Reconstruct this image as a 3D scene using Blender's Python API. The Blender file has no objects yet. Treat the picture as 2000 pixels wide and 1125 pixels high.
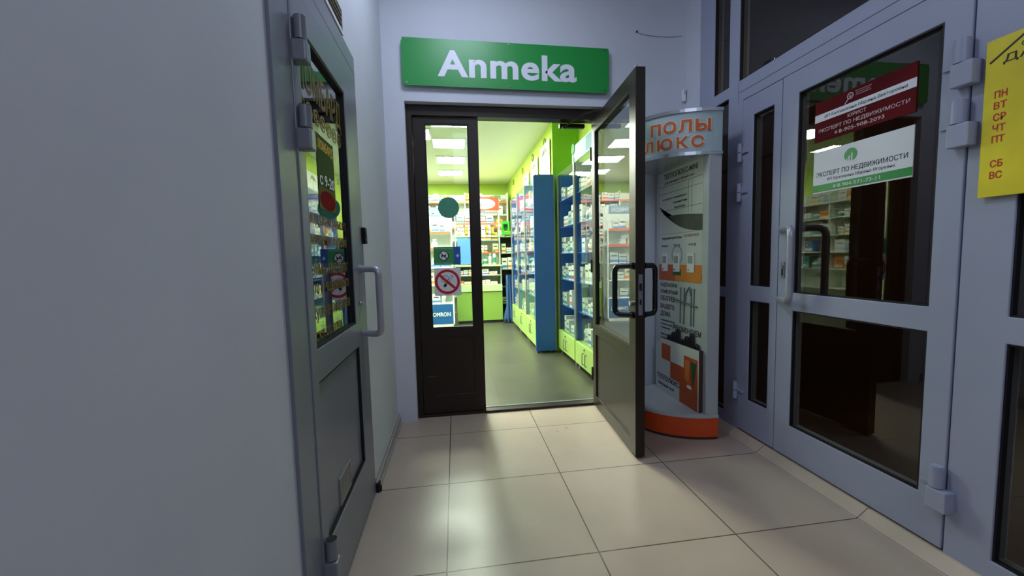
import bpy, bmesh, math, random
from mathutils import Matrix, Vector
random.seed(7)
scene = bpy.context.scene
col = scene.collection

# ------------------------------------------------------------------ camera
def make_camera():
    pi, ya, ro = -.077, .1399, -.0234
    fwd = Vector((math.sin(ya)*math.cos(pi), math.cos(ya)*math.cos(pi), math.sin(pi)))
    right = Vector((math.cos(ya), -math.sin(ya), 0)); up = right.cross(fwd)
    r = right*math.cos(ro)+up*math.sin(ro); u = -right*math.sin(ro)+up*math.cos(ro)
    cd = bpy.data.cameras.new('camera'); cd.sensor_width = 36; cd.lens = 778.613*36/2000
    cd.clip_start = .02; cd.clip_end = 60
    c = bpy.data.objects.new('camera', cd); col.objects.link(c)
    m = Matrix((r, u, -fwd)).transposed().to_4x4(); m.translation = (.0703, -1.4473, 1.1831)
    c.matrix_world = m
    scene.camera = c
make_camera()

# ------------------------------------------------------------------ world, lights, exposure
w = bpy.data.worlds.new('world'); scene.world = w; w.use_nodes = True
bg = w.node_tree.nodes['Background']; bg.inputs[0].default_value = (.50, .58, .85, 1); bg.inputs[1].default_value = .16
def area(name, loc, rot, size, power, color, size_y=None):
    l = bpy.data.lights.new(name, 'AREA'); l.energy = power; l.color = color; l.size = size
    if size_y: l.shape = 'RECTANGLE'; l.size_y = size_y
    o = bpy.data.objects.new(name, l); col.objects.link(o); o.location = loc; o.rotation_euler = rot
    return o
area('vestibule_ceiling_lamp', (.20, .45, 3.2), (0, 0, 0), .5, 15, (.71, .80, 1.0))
area('vestibule_rear_lamp', (.8, -2.6, 3.0), (math.radians(35), 0, 0), 1.4, 18, (.70, .79, 1.0))
area('side_room_fill', (3.4, -.4, 3.2), (0, 0, 0), .6, 4, (1.0, .72, .42))  # added warm fill, not a known lamp; tints the dark right-hand panes brown
scene.view_settings.view_transform = 'Standard'; scene.view_settings.look = 'None'
scene.view_settings.exposure = 0.2; scene.view_settings.gamma = 1.0
scene.view_settings.use_curve_mapping = False

# ------------------------------------------------------------------ materials
def lin(h):
    h = h.lstrip('#'); out = []
    for i in (0, 2, 4):
        c = int(h[i:i+2], 16)/255
        out.append(c/12.92 if c <= .04045 else ((c+.055)/1.055)**2.4)
    return (*out, 1)
MATS = {}
def mat(name, hexc, rough=.5, metal=0, noise=0, scale=6, spec=.5, bump=0, emit=None):
    if name in MATS: return MATS[name]
    m = bpy.data.materials.new(name); m.use_nodes = True; nt = m.node_tree; b = nt.nodes['Principled BSDF']
    c = lin(hexc); b.inputs['Base Color'].default_value = c; b.inputs['Roughness'].default_value = rough
    b.inputs['Metallic'].default_value = metal; b.inputs['Specular IOR Level'].default_value = spec
    if noise or bump:
        tc = nt.nodes.new('ShaderNodeTexCoord'); n = nt.nodes.new('ShaderNodeTexNoise')
        n.inputs['Scale'].default_value = scale; n.inputs['Detail'].default_value = 5
        nt.links.new(tc.outputs['Object'], n.inputs['Vector'])
        if noise:
            r = nt.nodes.new('ShaderNodeValToRGB')
            r.color_ramp.elements[0].color = tuple(x*(1-noise) for x in c[:3])+(1,)
            r.color_ramp.elements[1].color = tuple(min(1, x*(1+noise)) for x in c[:3])+(1,)
            r.color_ramp.elements[0].position = .3; r.color_ramp.elements[1].position = .7
            nt.links.new(n.outputs['Fac'], r.inputs['Fac']); nt.links.new(r.outputs['Color'], b.inputs['Base Color'])
        if bump:
            bp = nt.nodes.new('ShaderNodeBump'); bp.inputs['Strength'].default_value = bump; bp.inputs['Distance'].default_value = .002
            n2 = nt.nodes.new('ShaderNodeTexNoise'); n2.inputs['Scale'].default_value = scale*25; n2.inputs['Detail'].default_value = 3
            nt.links.new(tc.outputs['Object'], n2.inputs['Vector'])
            nt.links.new(n2.outputs['Fac'], bp.inputs['Height']); nt.links.new(bp.outputs['Normal'], b.inputs['Normal'])
    if emit:
        b.inputs['Emission Color'].default_value = lin(emit[0]); b.inputs['Emission Strength'].default_value = emit[1]
    MATS[name] = m
    return m
def glass(name, tint, ior, tr=1.0):
    m = bpy.data.materials.new(name); m.use_nodes = True; nt = m.node_tree; nt.nodes.clear()
    out = nt.nodes.new('ShaderNodeOutputMaterial'); mix = nt.nodes.new('ShaderNodeMixShader')
    t = nt.nodes.new('ShaderNodeBsdfTransparent'); t.inputs[0].default_value = lin(tint)
    gl = nt.nodes.new('ShaderNodeBsdfGlossy'); gl.inputs['Roughness'].default_value = 0.0; gl.inputs[0].default_value = (1, 1, 1, 1)
    fr = nt.nodes.new('ShaderNodeFresnel'); fr.inputs['IOR'].default_value = ior
    geo = nt.nodes.new('ShaderNodeNewGeometry'); mu = nt.nodes.new('ShaderNodeMath'); mu.operation = 'MULTIPLY'
    inv = nt.nodes.new('ShaderNodeMath'); inv.operation = 'SUBTRACT'; inv.inputs[0].default_value = 1
    nt.links.new(geo.outputs['Backfacing'], inv.inputs[1]); nt.links.new(fr.outputs[0], mu.inputs[0]); nt.links.new(inv.outputs[0], mu.inputs[1])
    nt.links.new(mu.outputs[0], mix.inputs[0]); nt.links.new(t.outputs[0], mix.inputs[1]); nt.links.new(gl.outputs[0], mix.inputs[2])
    nt.links.new(mix.outputs[0], out.inputs[0])
    MATS[name] = m
    return m
def tile_mat(name, c1, c2, mortar, w, h, msize, rough, noise=.1, ox=0, oy=0):
    m = bpy.data.materials.new(name); m.use_nodes = True; nt = m.node_tree; b = nt.nodes['Principled BSDF']
    tc = nt.nodes.new('ShaderNodeTexCoord'); mp = nt.nodes.new('ShaderNodeMapping'); mp.inputs['Location'].default_value = (ox, oy, 0)
    br = nt.nodes.new('ShaderNodeTexBrick'); br.offset = 0; br.squash = 1
    br.inputs['Color1'].default_value = lin(c1); br.inputs['Color2'].default_value = lin(c2); br.inputs['Mortar'].default_value = lin(mortar)
    br.inputs['Scale'].default_value = 1; br.inputs['Brick Width'].default_value = w; br.inputs['Row Height'].default_value = h
    br.inputs['Mortar Size'].default_value = msize; br.inputs['Mortar Smooth'].default_value = .1; br.inputs['Bias'].default_value = 0
    n = nt.nodes.new('ShaderNodeTexNoise'); n.inputs['Scale'].default_value = 3.2; n.inputs['Detail'].default_value = 6; n.inputs['Roughness'].default_value = .6
    mx = nt.nodes.new('ShaderNodeMix'); mx.data_type = 'RGBA'; mx.blend_type = 'MULTIPLY'; mx.inputs[0].default_value = 1
    r = nt.nodes.new('ShaderNodeValToRGB'); r.color_ramp.elements[0].color = (1-noise,)*3+(1,); r.color_ramp.elements[1].color = (1, 1, 1, 1)
    r.color_ramp.elements[0].position = .35; r.color_ramp.elements[1].position = .65
    nt.links.new(tc.outputs['Object'], mp.inputs[0]); nt.links.new(mp.outputs[0], br.inputs['Vector']); nt.links.new(tc.outputs['Object'], n.inputs['Vector'])
    nt.links.new(n.outputs['Fac'], r.inputs[0]); nt.links.new(br.outputs['Color'], mx.inputs[6]); nt.links.new(r.outputs[0], mx.inputs[7])
    nt.links.new(mx.outputs[2], b.inputs['Base Color'])
    rr = nt.nodes.new('ShaderNodeMapRange'); rr.inputs[3].default_value = rough; rr.inputs[4].default_value = rough+.18
    nt.links.new(n.outputs['Fac'], rr.inputs[0]); nt.links.new(rr.outputs[0], b.inputs['Roughness'])
    bp = nt.nodes.new('ShaderNodeBump'); bp.inputs['Strength'].default_value = .6; bp.inputs['Distance'].default_value = .002; bp.invert = True
    nt.links.new(br.outputs['Fac'], bp.inputs['Height']); nt.links.new(bp.outputs['Normal'], b.inputs['Normal'])
    MATS[name] = m
    return m
M_wall = mat('painted_plaster', '#d0d3dc', .75, noise=.03, scale=2.5, bump=.15, spec=.25)
M_floor = tile_mat('cream_tile', '#bdac9b', '#b8a696', '#5b4a3c', .6, .6, .0028, .22, .10)
M_ceil = mat('ceiling_white', '#d8d8d8', .9)
M_alu = mat('grey_aluminium', '#a4a8bd', .38, 0, noise=.02, spec=.45)
M_alul = mat('grey_aluminium_door', '#7f828c', .30, 0, noise=.02, spec=.4)
M_gap = mat('black_rubber', '#0c0d10', .6)
M_brown = mat('dark_brown_metal', '#2b221a', .36, 0, noise=.06, spec=.32)
M_black = mat('black_plastic', '#0d0c0c', .16, spec=.6)
M_chrome = mat('chrome', '#c8c8c8', .2, 1)
M_silver = mat('silver_paint', '#b4b6bf', .3, .25)
M_curb = mat('curb_tile', '#c6b39f', .35, noise=.08, scale=5)
M_grout = mat('grout', '#4f4338', .8)
M_gclear = glass('clear_glass', '#f6faf8', 1.5)
M_gleaf = glass('door_leaf_glass', '#f0f5f2', 2.4)
M_gpawn = glass('shop_door_glass', '#c8d0cc', 3.2)
M_gdark = glass('tinted_glass', '#e2e2da', 1.7)
M_white = mat('white_print', '#e9e9ec', .45)
M_green = mat('sign_green', '#1f9440', .35)
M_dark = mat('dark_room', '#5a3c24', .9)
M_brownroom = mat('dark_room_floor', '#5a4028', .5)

# ------------------------------------------------------------------ geometry helpers
I4 = Matrix.Identity(4)
def frame(origin, kind):
    o = Vector(origin)
    ax = {'back': ((1,0,0),(0,0,1),(0,-1,0)), 'left': ((0,1,0),(0,0,1),(1,0,0)), 'right': ((0,-1,0),(0,0,1),(-1,0,0)),
          'front': ((-1,0,0),(0,0,1),(0,1,0))}[kind]
    m = Matrix((ax[0], ax[1], ax[2])).transposed().to_4x4(); m.translation = o
    return m
def box(bm, x0, x1, y0, y1, z0, z1, M=I4, mi=0, bev=0):
    v = [bm.verts.new(M @ Vector(p)) for p in ((x0,y0,z0),(x1,y0,z0),(x1,y1,z0),(x0,y1,z0),(x0,y0,z1),(x1,y0,z1),(x1,y1,z1),(x0,y1,z1))]
    fs = []
    for f in ((3,2,1,0),(4,5,6,7),(0,1,5,4),(1,2,6,5),(2,3,7,6),(3,0,4,7)):
        fc = bm.faces.new([v[i] for i in f]); fc.material_index = mi; fs.append(fc)
    if bev:
        es = list({e for f in fs for e in f.edges})
        bmesh.ops.bevel(bm, geom=es, offset=bev, segments=2, affect='EDGES', profile=.6)
    return fs
def poly(bm, pts, z0, z1, M=I4, mi=0):
    n = len(pts)
    a = [bm.verts.new(M @ Vector((x, y, z0))) for x, y in pts]; b = [bm.verts.new(M @ Vector((x, y, z1))) for x, y in pts]
    fs = [bm.faces.new(b), bm.faces.new(a[::-1])]
    for i in range(n): fs.append(bm.faces.new([a[i], a[(i+1) % n], b[(i+1) % n], b[i]]))
    for f in fs: f.material_index = mi
    return fs
def disc(bm, cx, cy, r, z0, z1, M=I4, mi=0, n=40, ry=None):
    ry = ry or r
    return poly(bm, [(cx+r*math.cos(2*math.pi*i/n), cy+ry*math.sin(2*math.pi*i/n)) for i in range(n)], z0, z1, M, mi)
def ring(bm, cx, cy, r0, r1, z0, z1, M=I4, mi=0, n=40):
    vs = []
    for i in range(n):
        a = 2*math.pi*i/n; c, s = math.cos(a), math.sin(a)
        vs.append([bm.verts.new(M @ Vector((cx+r*c, cy+r*s, z))) for r, z in ((r0,z0),(r1,z0),(r1,z1),(r0,z1))])
    for i in range(n):
        p, q = vs[i], vs[(i+1) % n]
        for k in range(4):
            f = bm.faces.new([p[k], q[k], q[(k+1) % 4], p[(k+1) % 4]]); f.material_index = mi
def tube(bm, pts, r, seg=12, mi=0, cap=True):
    pts = [Vector(p) for p in pts]; n = len(pts); rings = []
    rr = r if isinstance(r, (list, tuple)) else [r]*n
    nrm = None
    for i, p in enumerate(pts):
        t = (pts[min(i+1, n-1)]-pts[max(i-1, 0)]).normalized()
        if nrm is None:
            nrm = t.orthogonal().normalized()
        else:
            nrm = (nrm - t*nrm.dot(t)).normalized()
        bi = t.cross(nrm)
        rings.append([bm.verts.new(p+(nrm*math.cos(2*math.pi*k/seg)+bi*math.sin(2*math.pi*k/seg))*rr[i]) for k in range(seg)])
    for i in range(n-1):
        for k in range(seg):
            f = bm.faces.new([rings[i][k], rings[i][(k+1) % seg], rings[i+1][(k+1) % seg], rings[i+1][k]]); f.material_index = mi; f.smooth = True
    if cap:
        for rg, s in ((rings[0], -1), (rings[-1], 1)):
            f = bm.faces.new([bm.verts.new(v.co) for v in rg[::s]]); f.material_index = mi
def bend(pts, rad, n=6):
    """round the corners of a polyline"""
    pts = [Vector(p) for p in pts]; out = [pts[0]]
    for i in range(1, len(pts)-1):
        a, b, c = pts[i-1], pts[i], pts[i+1]
        p = b+(a-b).normalized()*rad; q = b+(c-b).normalized()*rad
        for k in range(n+1):
            t = k/n; out.append(p*(1-t)**2+b*2*t*(1-t)+q*t*t)
    out.append(pts[-1])
    return out
LINE = [0]
def text(bm, body, M, cx, cy, h, width=None, z=0, depth=.001, bold=0, shear=0, mi=0, align='CENTER', res=2, warp=None, space=1.0):
    c = bpy.data.curves.new('lettering', 'FONT'); c.body = body; c.size = 1; c.extrude = .5; c.offset = bold; c.resolution_u = res; c.shear = shear; c.space_character = space
    o = bpy.data.objects.new('lettering', c); me = o.to_mesh()
    xs = [v.co.x for v in me.vertices]
    if not xs: return
    x0, x1 = min(xs), max(xs); sc = h/.727; sx = (width/(x1-x0)) if width else sc
    vs = []; LINE[0] += 1
    lay = bm.faces.layers.int.get('line') or bm.faces.layers.int.new('line')
    for v in me.vertices:
        x = (v.co.x-x0)*sx; 
        if align == 'CENTER': x -= (x1-x0)*sx/2
        p = Vector((cx+x, cy-h/2+v.co.y*sc, z+(v.co.z+.5)*depth))
        vs.append(bm.verts.new(warp(p) if warp else M @ p))
    for pg in me.polygons:
        try:
            f = bm.faces.new([vs[i] for i in pg.vertices]); f.material_index = mi; f[lay] = LINE[0]
        except ValueError: pass
    o.to_mesh_clear(); bpy.data.objects.remove(o); bpy.data.curves.remove(c)
def NB(): return bmesh.new()
def wframe(bm, M, x0, x1, y0, y1, holes, z0, z1, mi=0):
    """a slab with rectangular holes (a, b, c, d) in the plane of M, one welded grid mesh"""
    xs = sorted({x0, x1, *[h[0] for h in holes], *[h[1] for h in holes]}); ys = sorted({y0, y1, *[h[2] for h in holes], *[h[3] for h in holes]})
    def solid(i, j):
        if i < 0 or j < 0 or i >= len(xs)-1 or j >= len(ys)-1: return False
        cx, cy = (xs[i]+xs[i+1])/2, (ys[j]+ys[j+1])/2
        return not any(a < cx < b and c < cy < d for a, b, c, d in holes)
    cache = {}
    def V(i, j, z):
        k = (i, j, z)
        if k not in cache: cache[k] = bm.verts.new(M @ Vector((xs[i], ys[j], z)))
        return cache[k]
    for i in range(len(xs)-1):
        for j in range(len(ys)-1):
            if not solid(i, j): continue
            fs = [[V(i,j,z1), V(i+1,j,z1), V(i+1,j+1,z1), V(i,j+1,z1)], [V(i,j+1,z0), V(i+1,j+1,z0), V(i+1,j,z0), V(i,j,z0)]]
            if not solid(i-1, j): fs.append([V(i,j,z0), V(i,j,z1), V(i,j+1,z1), V(i,j+1,z0)])
            if not solid(i+1, j): fs.append([V(i+1,j+1,z0), V(i+1,j+1,z1), V(i+1,j,z1), V(i+1,j,z0)])
            if not solid(i, j-1): fs.append([V(i+1,j,z0), V(i+1,j,z1), V(i,j,z1), V(i,j,z0)])
            if not solid(i, j+1): fs.append([V(i,j+1,z0), V(i,j+1,z1), V(i+1,j+1,z1), V(i+1,j+1,z0)])
            for f in fs: bm.faces.new(f).material_index = mi

def link_mesh(name, bm, mats, parent=None, inv=None, smooth=False, bevel=0):
    if inv is not None: bmesh.ops.transform(bm, matrix=inv, verts=bm.verts)
    me = bpy.data.meshes.new(name); bm.to_mesh(me); bm.free()
    for m in (mats if isinstance(mats, (list, tuple)) else [mats]): me.materials.append(m)
    o = bpy.data.objects.new(name, me); col.objects.link(o)
    if smooth:
        for p in me.polygons: p.use_smooth = True
    if bevel:
        b = o.modifiers.new('bevel', 'BEVEL'); b.width = bevel; b.segments = 2; b.limit_method = 'ANGLE'; b.angle_limit = math.radians(40)
    if parent: o.parent = parent
    return o
def tag(o, label, cat, group=None, kind=None):
    o['label'] = label; o['category'] = cat
    if group: o['group'] = group
    if kind: o['kind'] = kind
    return o
class Thing:
    """an empty at the thing's base; parts are given in world coordinates unless local"""
    def __init__(s, name, label, cat, loc=(0,0,0), rz=0, group=None, kind=None, local=False):
        s.o = bpy.data.objects.new(name, None); col.objects.link(s.o); s.o.empty_display_size = .1
        s.o.location = loc; s.o.rotation_euler = (0, 0, rz); tag(s.o, label, cat, group, kind)
        s.mw = Matrix.Translation(loc) @ Matrix.Rotation(rz, 4, 'Z'); s.inv = None if local else s.mw.inverted()
    def part(s, name, bm, mats, parent=None, label=None, smooth=False, bevel=0, split=False):
        lay = bm.faces.layers.int.get('line') if split else None
        lines = sorted({f[lay] for f in bm.faces}-{0}) if lay else []
        if len(lines) > 1:         # every line of lettering is a part of its own; loose marks stay with the last line
            for ln in lines[:-1]:
                b2 = bm.copy(); l2 = b2.faces.layers.int.get('line')
                bmesh.ops.delete(b2, geom=[f for f in b2.faces if f[l2] != ln], context='FACES')
                o = link_mesh(name, b2, mats, parent or s.o, s.inv, smooth, bevel)
                if label: o['label'] = label
            bmesh.ops.delete(bm, geom=[f for f in bm.faces if f[lay] not in (0, lines[-1])], context='FACES')
        o = link_mesh(name, bm, mats, parent or s.o, s.inv, smooth, bevel)
        if label: o['label'] = label
        return o
def dup(root, loc, label=None, group=None):
    r = root.copy(); col.objects.link(r); r.location = loc
    if label: r['label'] = label
    if group: r['group'] = group
    for ch in list(root.children):
        c = ch.copy(); col.objects.link(c); c.parent = r
        for gch in list(ch.children):
            d = gch.copy(); col.objects.link(d); d.parent = c
    return r
def struct(name, bm, mats, label, cat, bevel=0):
    o = link_mesh(name, bm, mats, bevel=bevel); return tag(o, label, cat, kind='structure')
def single(name, bm, mats, label, cat, group=None, smooth=False, bevel=0):
    """a one-mesh thing with its origin at its own base"""
    xs = [v.co for v in bm.verts]
    c = Vector(((min(p.x for p in xs)+max(p.x for p in xs))/2, (min(p.y for p in xs)+max(p.y for p in xs))/2, min(p.z for p in xs)))
    o = link_mesh(name, bm, mats, None, Matrix.Translation(-c), smooth, bevel); o.location = c
    return tag(o, label, cat, group)

XL, XR, YB = -.368, 1.847, 1.463          # face of the left door, face of the right glazing, face of the back wall
H = 3.25                                  # vestibule height
# ------------------------------------------------------------------ vestibule shell
bm = NB(); box(bm, -.6, 1.80, -3.4, 1.66, -.1, 0); struct('floor', bm, M_floor, 'cream square floor tiles with dark grout in the entrance hall', 'floor')
bm = NB(); box(bm, -.6, 2.2, -3.4, 1.66, H, H+.1); struct('ceiling', bm, M_ceil, 'ceiling of the entrance hall above the pharmacy sign', 'ceiling')
bm = NB(); wframe(bm, frame((0, YB, 0), 'back'), -.6, 2.2, 0, H, [(-.24, 1.2, 0, 2.275)], -.19, 0)
struct('wall_back', bm, M_wall, 'white back wall around the pharmacy doorway under the green sign', 'wall')
bm = NB(); wframe(bm, frame((XL-.01, 0, 0), 'left'), -3.4, YB, 0, H, [(-.32, .57, .0, 2.12)], -.16, 0)
struct('wall_left', bm, M_wall, 'white left wall around the grey pawnshop door', 'wall')
bm = NB(); box(bm, XR-.005, 2.0, 1.28, YB, 0, H); struct('wall_right', bm, M_wall, 'narrow white wall strip between the back wall and the grey glazing', 'wall')
# sloped tiled curb under the right glazing
bm = NB()
pr = [(1.783, 0), (1.792, .006), (1.838, .040), (1.90, .042), (1.90, 0)]
cuts = [-3.4, -1.2, -.6, 0.0, .6, 1.2, 1.27]
for a, b in zip(cuts[:-1], cuts[1:]):
    A = [bm.verts.new((x, a+.002, z)) for x, z in pr]; B = [bm.verts.new((x, b-.002, z)) for x, z in pr]
    n = len(pr)
    for i in range(n): bm.faces.new([A[i], A[(i+1) % n], B[(i+1) % n], B[i]])
    bm.faces.new(A[::-1]); bm.faces.new(B)
box(bm, 1.786, 1.84, -3.4, 1.27, -.001, .003, mi=1)
struct('trim_1', bm, [M_curb, M_grout], 'sloped beige tile curb along the foot of the grey glazed doors', 'curb')
bm = NB(); box(bm, XL-.012, XL+.002, .585, YB, 0, .075); box(bm, XL-.012, XL+.010, .585, YB, 0, .055); box(bm, XL-.012, XL+.016, .585, YB, 0, .012)
struct('baseboard_left', bm, mat('baseboard_grey', '#a8a59f', .5), 'thin stepped grey skirting on the left wall beyond the door', 'skirting')

# ------------------------------------------------------------------ right facade
FR = frame((XR, 0, 0), 'right')          # x' = -y, y' = z, z' = towards the hall
def yy(a, b): return (-max(a, b), -min(a, b))
def hole(ya, yb, za, zb): return (*yy(ya, yb), za, zb)
W1 = Thing('window_1', 'grey aluminium screen of side and top lights framing the right-hand doors', 'glazing', (XR, .3, .042), kind='structure')
far_p = [(.976, 1.127, .114, .885), (.976, 1.127, .955, 2.164), (.976, 1.127, 2.235, 3.15)]
top_p = [(-.30, .886, 2.235, 3.15)]
near_p = [(-1.05, -.40, .109, .862), (-1.05, -.40, .951, 2.16), (-1.05, -.40, 2.235, 3.15)]
near2 = [(-2.0, -1.15, .109, .862), (-2.0, -1.15, .951, 2.16), (-2.0, -1.15, 2.235, 3.15)]
allp = far_p+top_p+near_p+near2
bm = NB(); wframe(bm, FR, *yy(-2.2, 1.28), .042, H, [hole(*p) for p in allp]+[hole(-.268, .844, .03, 2.108)], -.07, 0)
W1.part('frame', bm, M_alu, bevel=.003)
bm = NB(); box(bm, *yy(-.268, .884), 2.162, 2.1645, -.001, .0006, FR); box(bm, *yy(.8838, .8855), 2.10, 2.235, -.001, .0006, FR)
W1.part('joint', bm, M_gap)
for p in allp:
    bm = NB(); box(bm, *yy(p[0]-.003, p[1]+.003), p[2]-.003, p[3]+.003, -.034, -.028, FR); W1.part('pane', bm, M_gdark)
    bm = NB(); wframe(bm, FR, *yy(p[0], p[1]), p[2], p[3], [hole(p[0]+.006, p[1]-.006, p[2]+.006, p[3]-.006)], -.026, -.006); W1.part('gasket', bm, M_gap)

def hinge_big(z, y):
    bm = NB()
    tube(bm, [(XR-.022, y, z+.0), (XR-.022, y, z+.078)], .021, 16); tube(bm, [(XR-.022, y, z+.078), (XR-.022, y, z+.081)], .019, 16)
    box(bm, XR-.044, XR+.002, y-.045, y+.018, z-.082, z-.003, bev=.004)
    box(bm, XR-.012, XR+.0, y, y+.062, z-.006, z+.006)
    return bm
def hinge_small(z, y):
    bm = NB()
    tube(bm, [(XR-.018, y, z+.002), (XR-.018, y, z+.055)], .0135, 14); tube(bm, [(XR-.018, y, z-.055), (XR-.018, y, z-.002)], .0135, 14)
    box(bm, XR-.015, XR+.0, y-.055, y, z-.006, z+.006); box(bm, XR-.012, XR+.0, y-.01, y+.01, z-.04, z+.04)
    return bm
def leaf_right(name, label, y0, y1, panes, proud, hinges, hfun, hy):
    D = Thing(name, label, 'door', (XR, (y0+y1)/2, .05), kind='structure')
    bm = NB(); wframe(bm, FR, *yy(y0+.003, y1-.003), .050, 2.104, [hole(*p) for p in panes], -.06, proud); D.part('frame', bm, M_alu, bevel=.003)
    for p in panes:
        bm = NB(); box(bm, *yy(p[0]-.003, p[1]+.003), p[2]-.003, p[3]+.003, -.024, -.018, FR); D.part('pane', bm, M_gdark)
        bm = NB(); wframe(bm, FR, *yy(p[0], p[1]), p[2], p[3], [hole(p[0]+.006, p[1]-.006, p[2]+.006, p[3]-.006)], -.017, proud-.003); D.part('gasket', bm, M_gap)
    for z in hinges: D.part('hinge', hfun(z, hy), M_alu, smooth=False)
    return D
D1 = leaf_right('door_1', 'wide grey right-hand door with two posters on its dark glass', -.266, .54, [(-.181, .434, .231, .864), (-.181, .434, .959, 1.99)], .004, [1.815, 1.61, .29], hinge_big, -.25)
D2 = leaf_right('door_2', 'narrow grey door leaf with slim dark panes beside the display stand', .54, .844, [(.596, .749, .263, .884), (.596, .749, .978, 1.99)], .002, [1.79, 1.55, .30], hinge_small, .842)
for sgn, xx in ((1, 1.762),):
    bm = NB(); x_at = XR-.003 if sgn > 0 else XR+.062
    tube(bm, bend([(x_at, .520, 1.300), (xx, .372, 1.300), (xx, .372, .918), (x_at, .520, .918)], .05), .017, 14)
    tube(bm, [(x_at, .520, 1.300), (x_at-.004*sgn, .5165, 1.300)], .021, 14); tube(bm, [(x_at, .520, .918), (x_at-.004*sgn, .5165, .918)], .021, 14)
    D1.part('handle', bm, M_silver, label='silver D-shaped pull handle')
bm = NB(); box(bm, XR-.010, XR-.003, .488, .512, 1.035, 1.125, bev=.002); tube(bm, [(XR-.015, .50, 1.10), (XR-.009, .50, 1.10)], .009, 14)
box(bm, XR-.014, XR-.009, .4975, .5025, 1.05, 1.085, mi=1)
D1.part('lock', bm, [M_alul, M_gap], label='grey lock plate with key cylinder')

# dark unlit room behind the glazing
bm = NB()
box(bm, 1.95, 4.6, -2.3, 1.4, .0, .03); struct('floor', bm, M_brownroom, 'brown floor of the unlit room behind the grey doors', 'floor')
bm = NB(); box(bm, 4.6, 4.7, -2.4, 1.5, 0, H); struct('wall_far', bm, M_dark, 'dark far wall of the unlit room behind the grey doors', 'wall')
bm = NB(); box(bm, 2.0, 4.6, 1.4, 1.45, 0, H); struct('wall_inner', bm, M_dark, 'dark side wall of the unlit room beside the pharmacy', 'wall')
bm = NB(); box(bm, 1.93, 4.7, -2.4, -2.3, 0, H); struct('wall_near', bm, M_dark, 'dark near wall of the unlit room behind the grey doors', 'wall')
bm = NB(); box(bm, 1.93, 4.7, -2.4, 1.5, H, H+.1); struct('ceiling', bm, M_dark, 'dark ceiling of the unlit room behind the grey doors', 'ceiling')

# ------------------------------------------------------------------ posters on the right door
FS = frame((XR+.018, 0, .006), 'right')     # face of the pane
def sticker(name, label, cat, M, loc): 
    return Thing(name, label, cat, loc)
cxs = -.1315
P = Thing('poster', 'dark red lawyer poster with a white band on the wide grey door', 'poster', (XR, .117, 1.705))
M_red1 = mat('poster_maroon', '#5c1418', .8, spec=.15, noise=.4, scale=2.6)
bm = NB(); box(bm, cxs-.2205, cxs+.2205, 1.705, 1.896, .0, .004, FS); P.part('sheet', bm, M_red1)
bm = NB(); box(bm, cxs-.2205, cxs+.2205, 1.800, 1.836, .004, .0048, FS); P.part('band', bm, M_white, label='white band with dark name lettering')
bm = NB(); text(bm, 'ИП Калпашкина Марина Викторовна', FS, cxs+.01, 1.818, .014, .36, .0048, .0006, shear=.2)
P.part('lettering', bm, mat('ink', '#2b2733', .6))
bm = NB()
text(bm, 'ЮРИСТ', FS, cxs-.012, 1.784, .0155, .083, .004, .0006, .004)
text(bm, 'ЭКСПЕРТ ПО НЕДВИЖИМОСТИ', FS, cxs, 1.756, .0165, .40, .004, .0006, .004)
text(bm, '8-905-908-2093', FS, cxs+.006, 1.728, .0165, .20, .004, .0006, .004)
ring(bm, cxs-.108, 1.728, .004, .0065, .004, .0046, FS); box(bm, cxs-.111, cxs-.105, 1.7245, 1.7265, .004, .0046, FS)
P.part('lettering', bm, mat('poster_pink_print', '#d8c2c2', .5))
bm = NB(); ring(bm, cxs-.045, 1.868, .011, .0145, .004, .0048, FS)
box(bm, -.012, .012, -.0018, .0018, .004, .0048, FS @ Matrix.Translation((cxs-.062, 1.848, 0)) @ Matrix.Rotation(math.radians(48), 4, 'Z'))
poly(bm, [(cxs-.052, 1.866), (cxs-.045, 1.874), (cxs-.038, 1.866), (cxs-.038, 1.864), (cxs-.045, 1.871), (cxs-.052, 1.864)], .004, .0048, FS)
box(bm, cxs-.048, cxs-.042, 1.860, 1.866, .004, .0048, FS)
for k, wd in enumerate((.07, .062, .066)): text(bm, 'агентство недвижимости' if k != 1 else 'юридические услуги', FS, cxs+.012, 1.880-.0085*k, .0045, wd, .004, .0005)
P.part('emblem', bm, mat('poster_pink_print', '#d8c2c2', .5), label='pale magnifier and house emblem')

P = Thing('poster', 'white property expert poster with a green band on the wide grey door', 'poster', (XR, .117, 1.456))
bm = NB(); box(bm, cxs-.2205, cxs+.2205, 1.456, 1.657, .0, .004, FS); P.part('sheet', bm, M_white)
bm = NB(); box(bm, cxs-.2205, cxs+.2205, 1.462, 1.496, .004, .0048, FS); P.part('band', bm, M_green, label='green band with white telephone number')
bm = NB(); text(bm, '8-904-571-73-11', FS, cxs+.005, 1.479, .016, .19, .0048, .0006); ring(bm, cxs-.105, 1.479, .004, .0065, .0048, .0054, FS); box(bm, cxs-.108, cxs-.102, 1.4755, 1.4775, .0048, .0054, FS)
P.part('lettering', bm, M_white)
bm = NB()
text(bm, 'ЭКСПЕРТ ПО НЕДВИЖИМОСТИ', FS, cxs, 1.545, .0215, .405, .004, .0006, .006)
text(bm, 'ИП Крапивина Марина Игоревна', FS, cxs+.005, 1.517, .0135, .30, .004, .0006)
P.part('lettering', bm, mat('ink', '#2b2733', .6))
bm = NB(); ccx, ccy = cxs-.032, 1.605
disc(bm, ccx, ccy, .030, .004, .0048, FS, 0)
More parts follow.
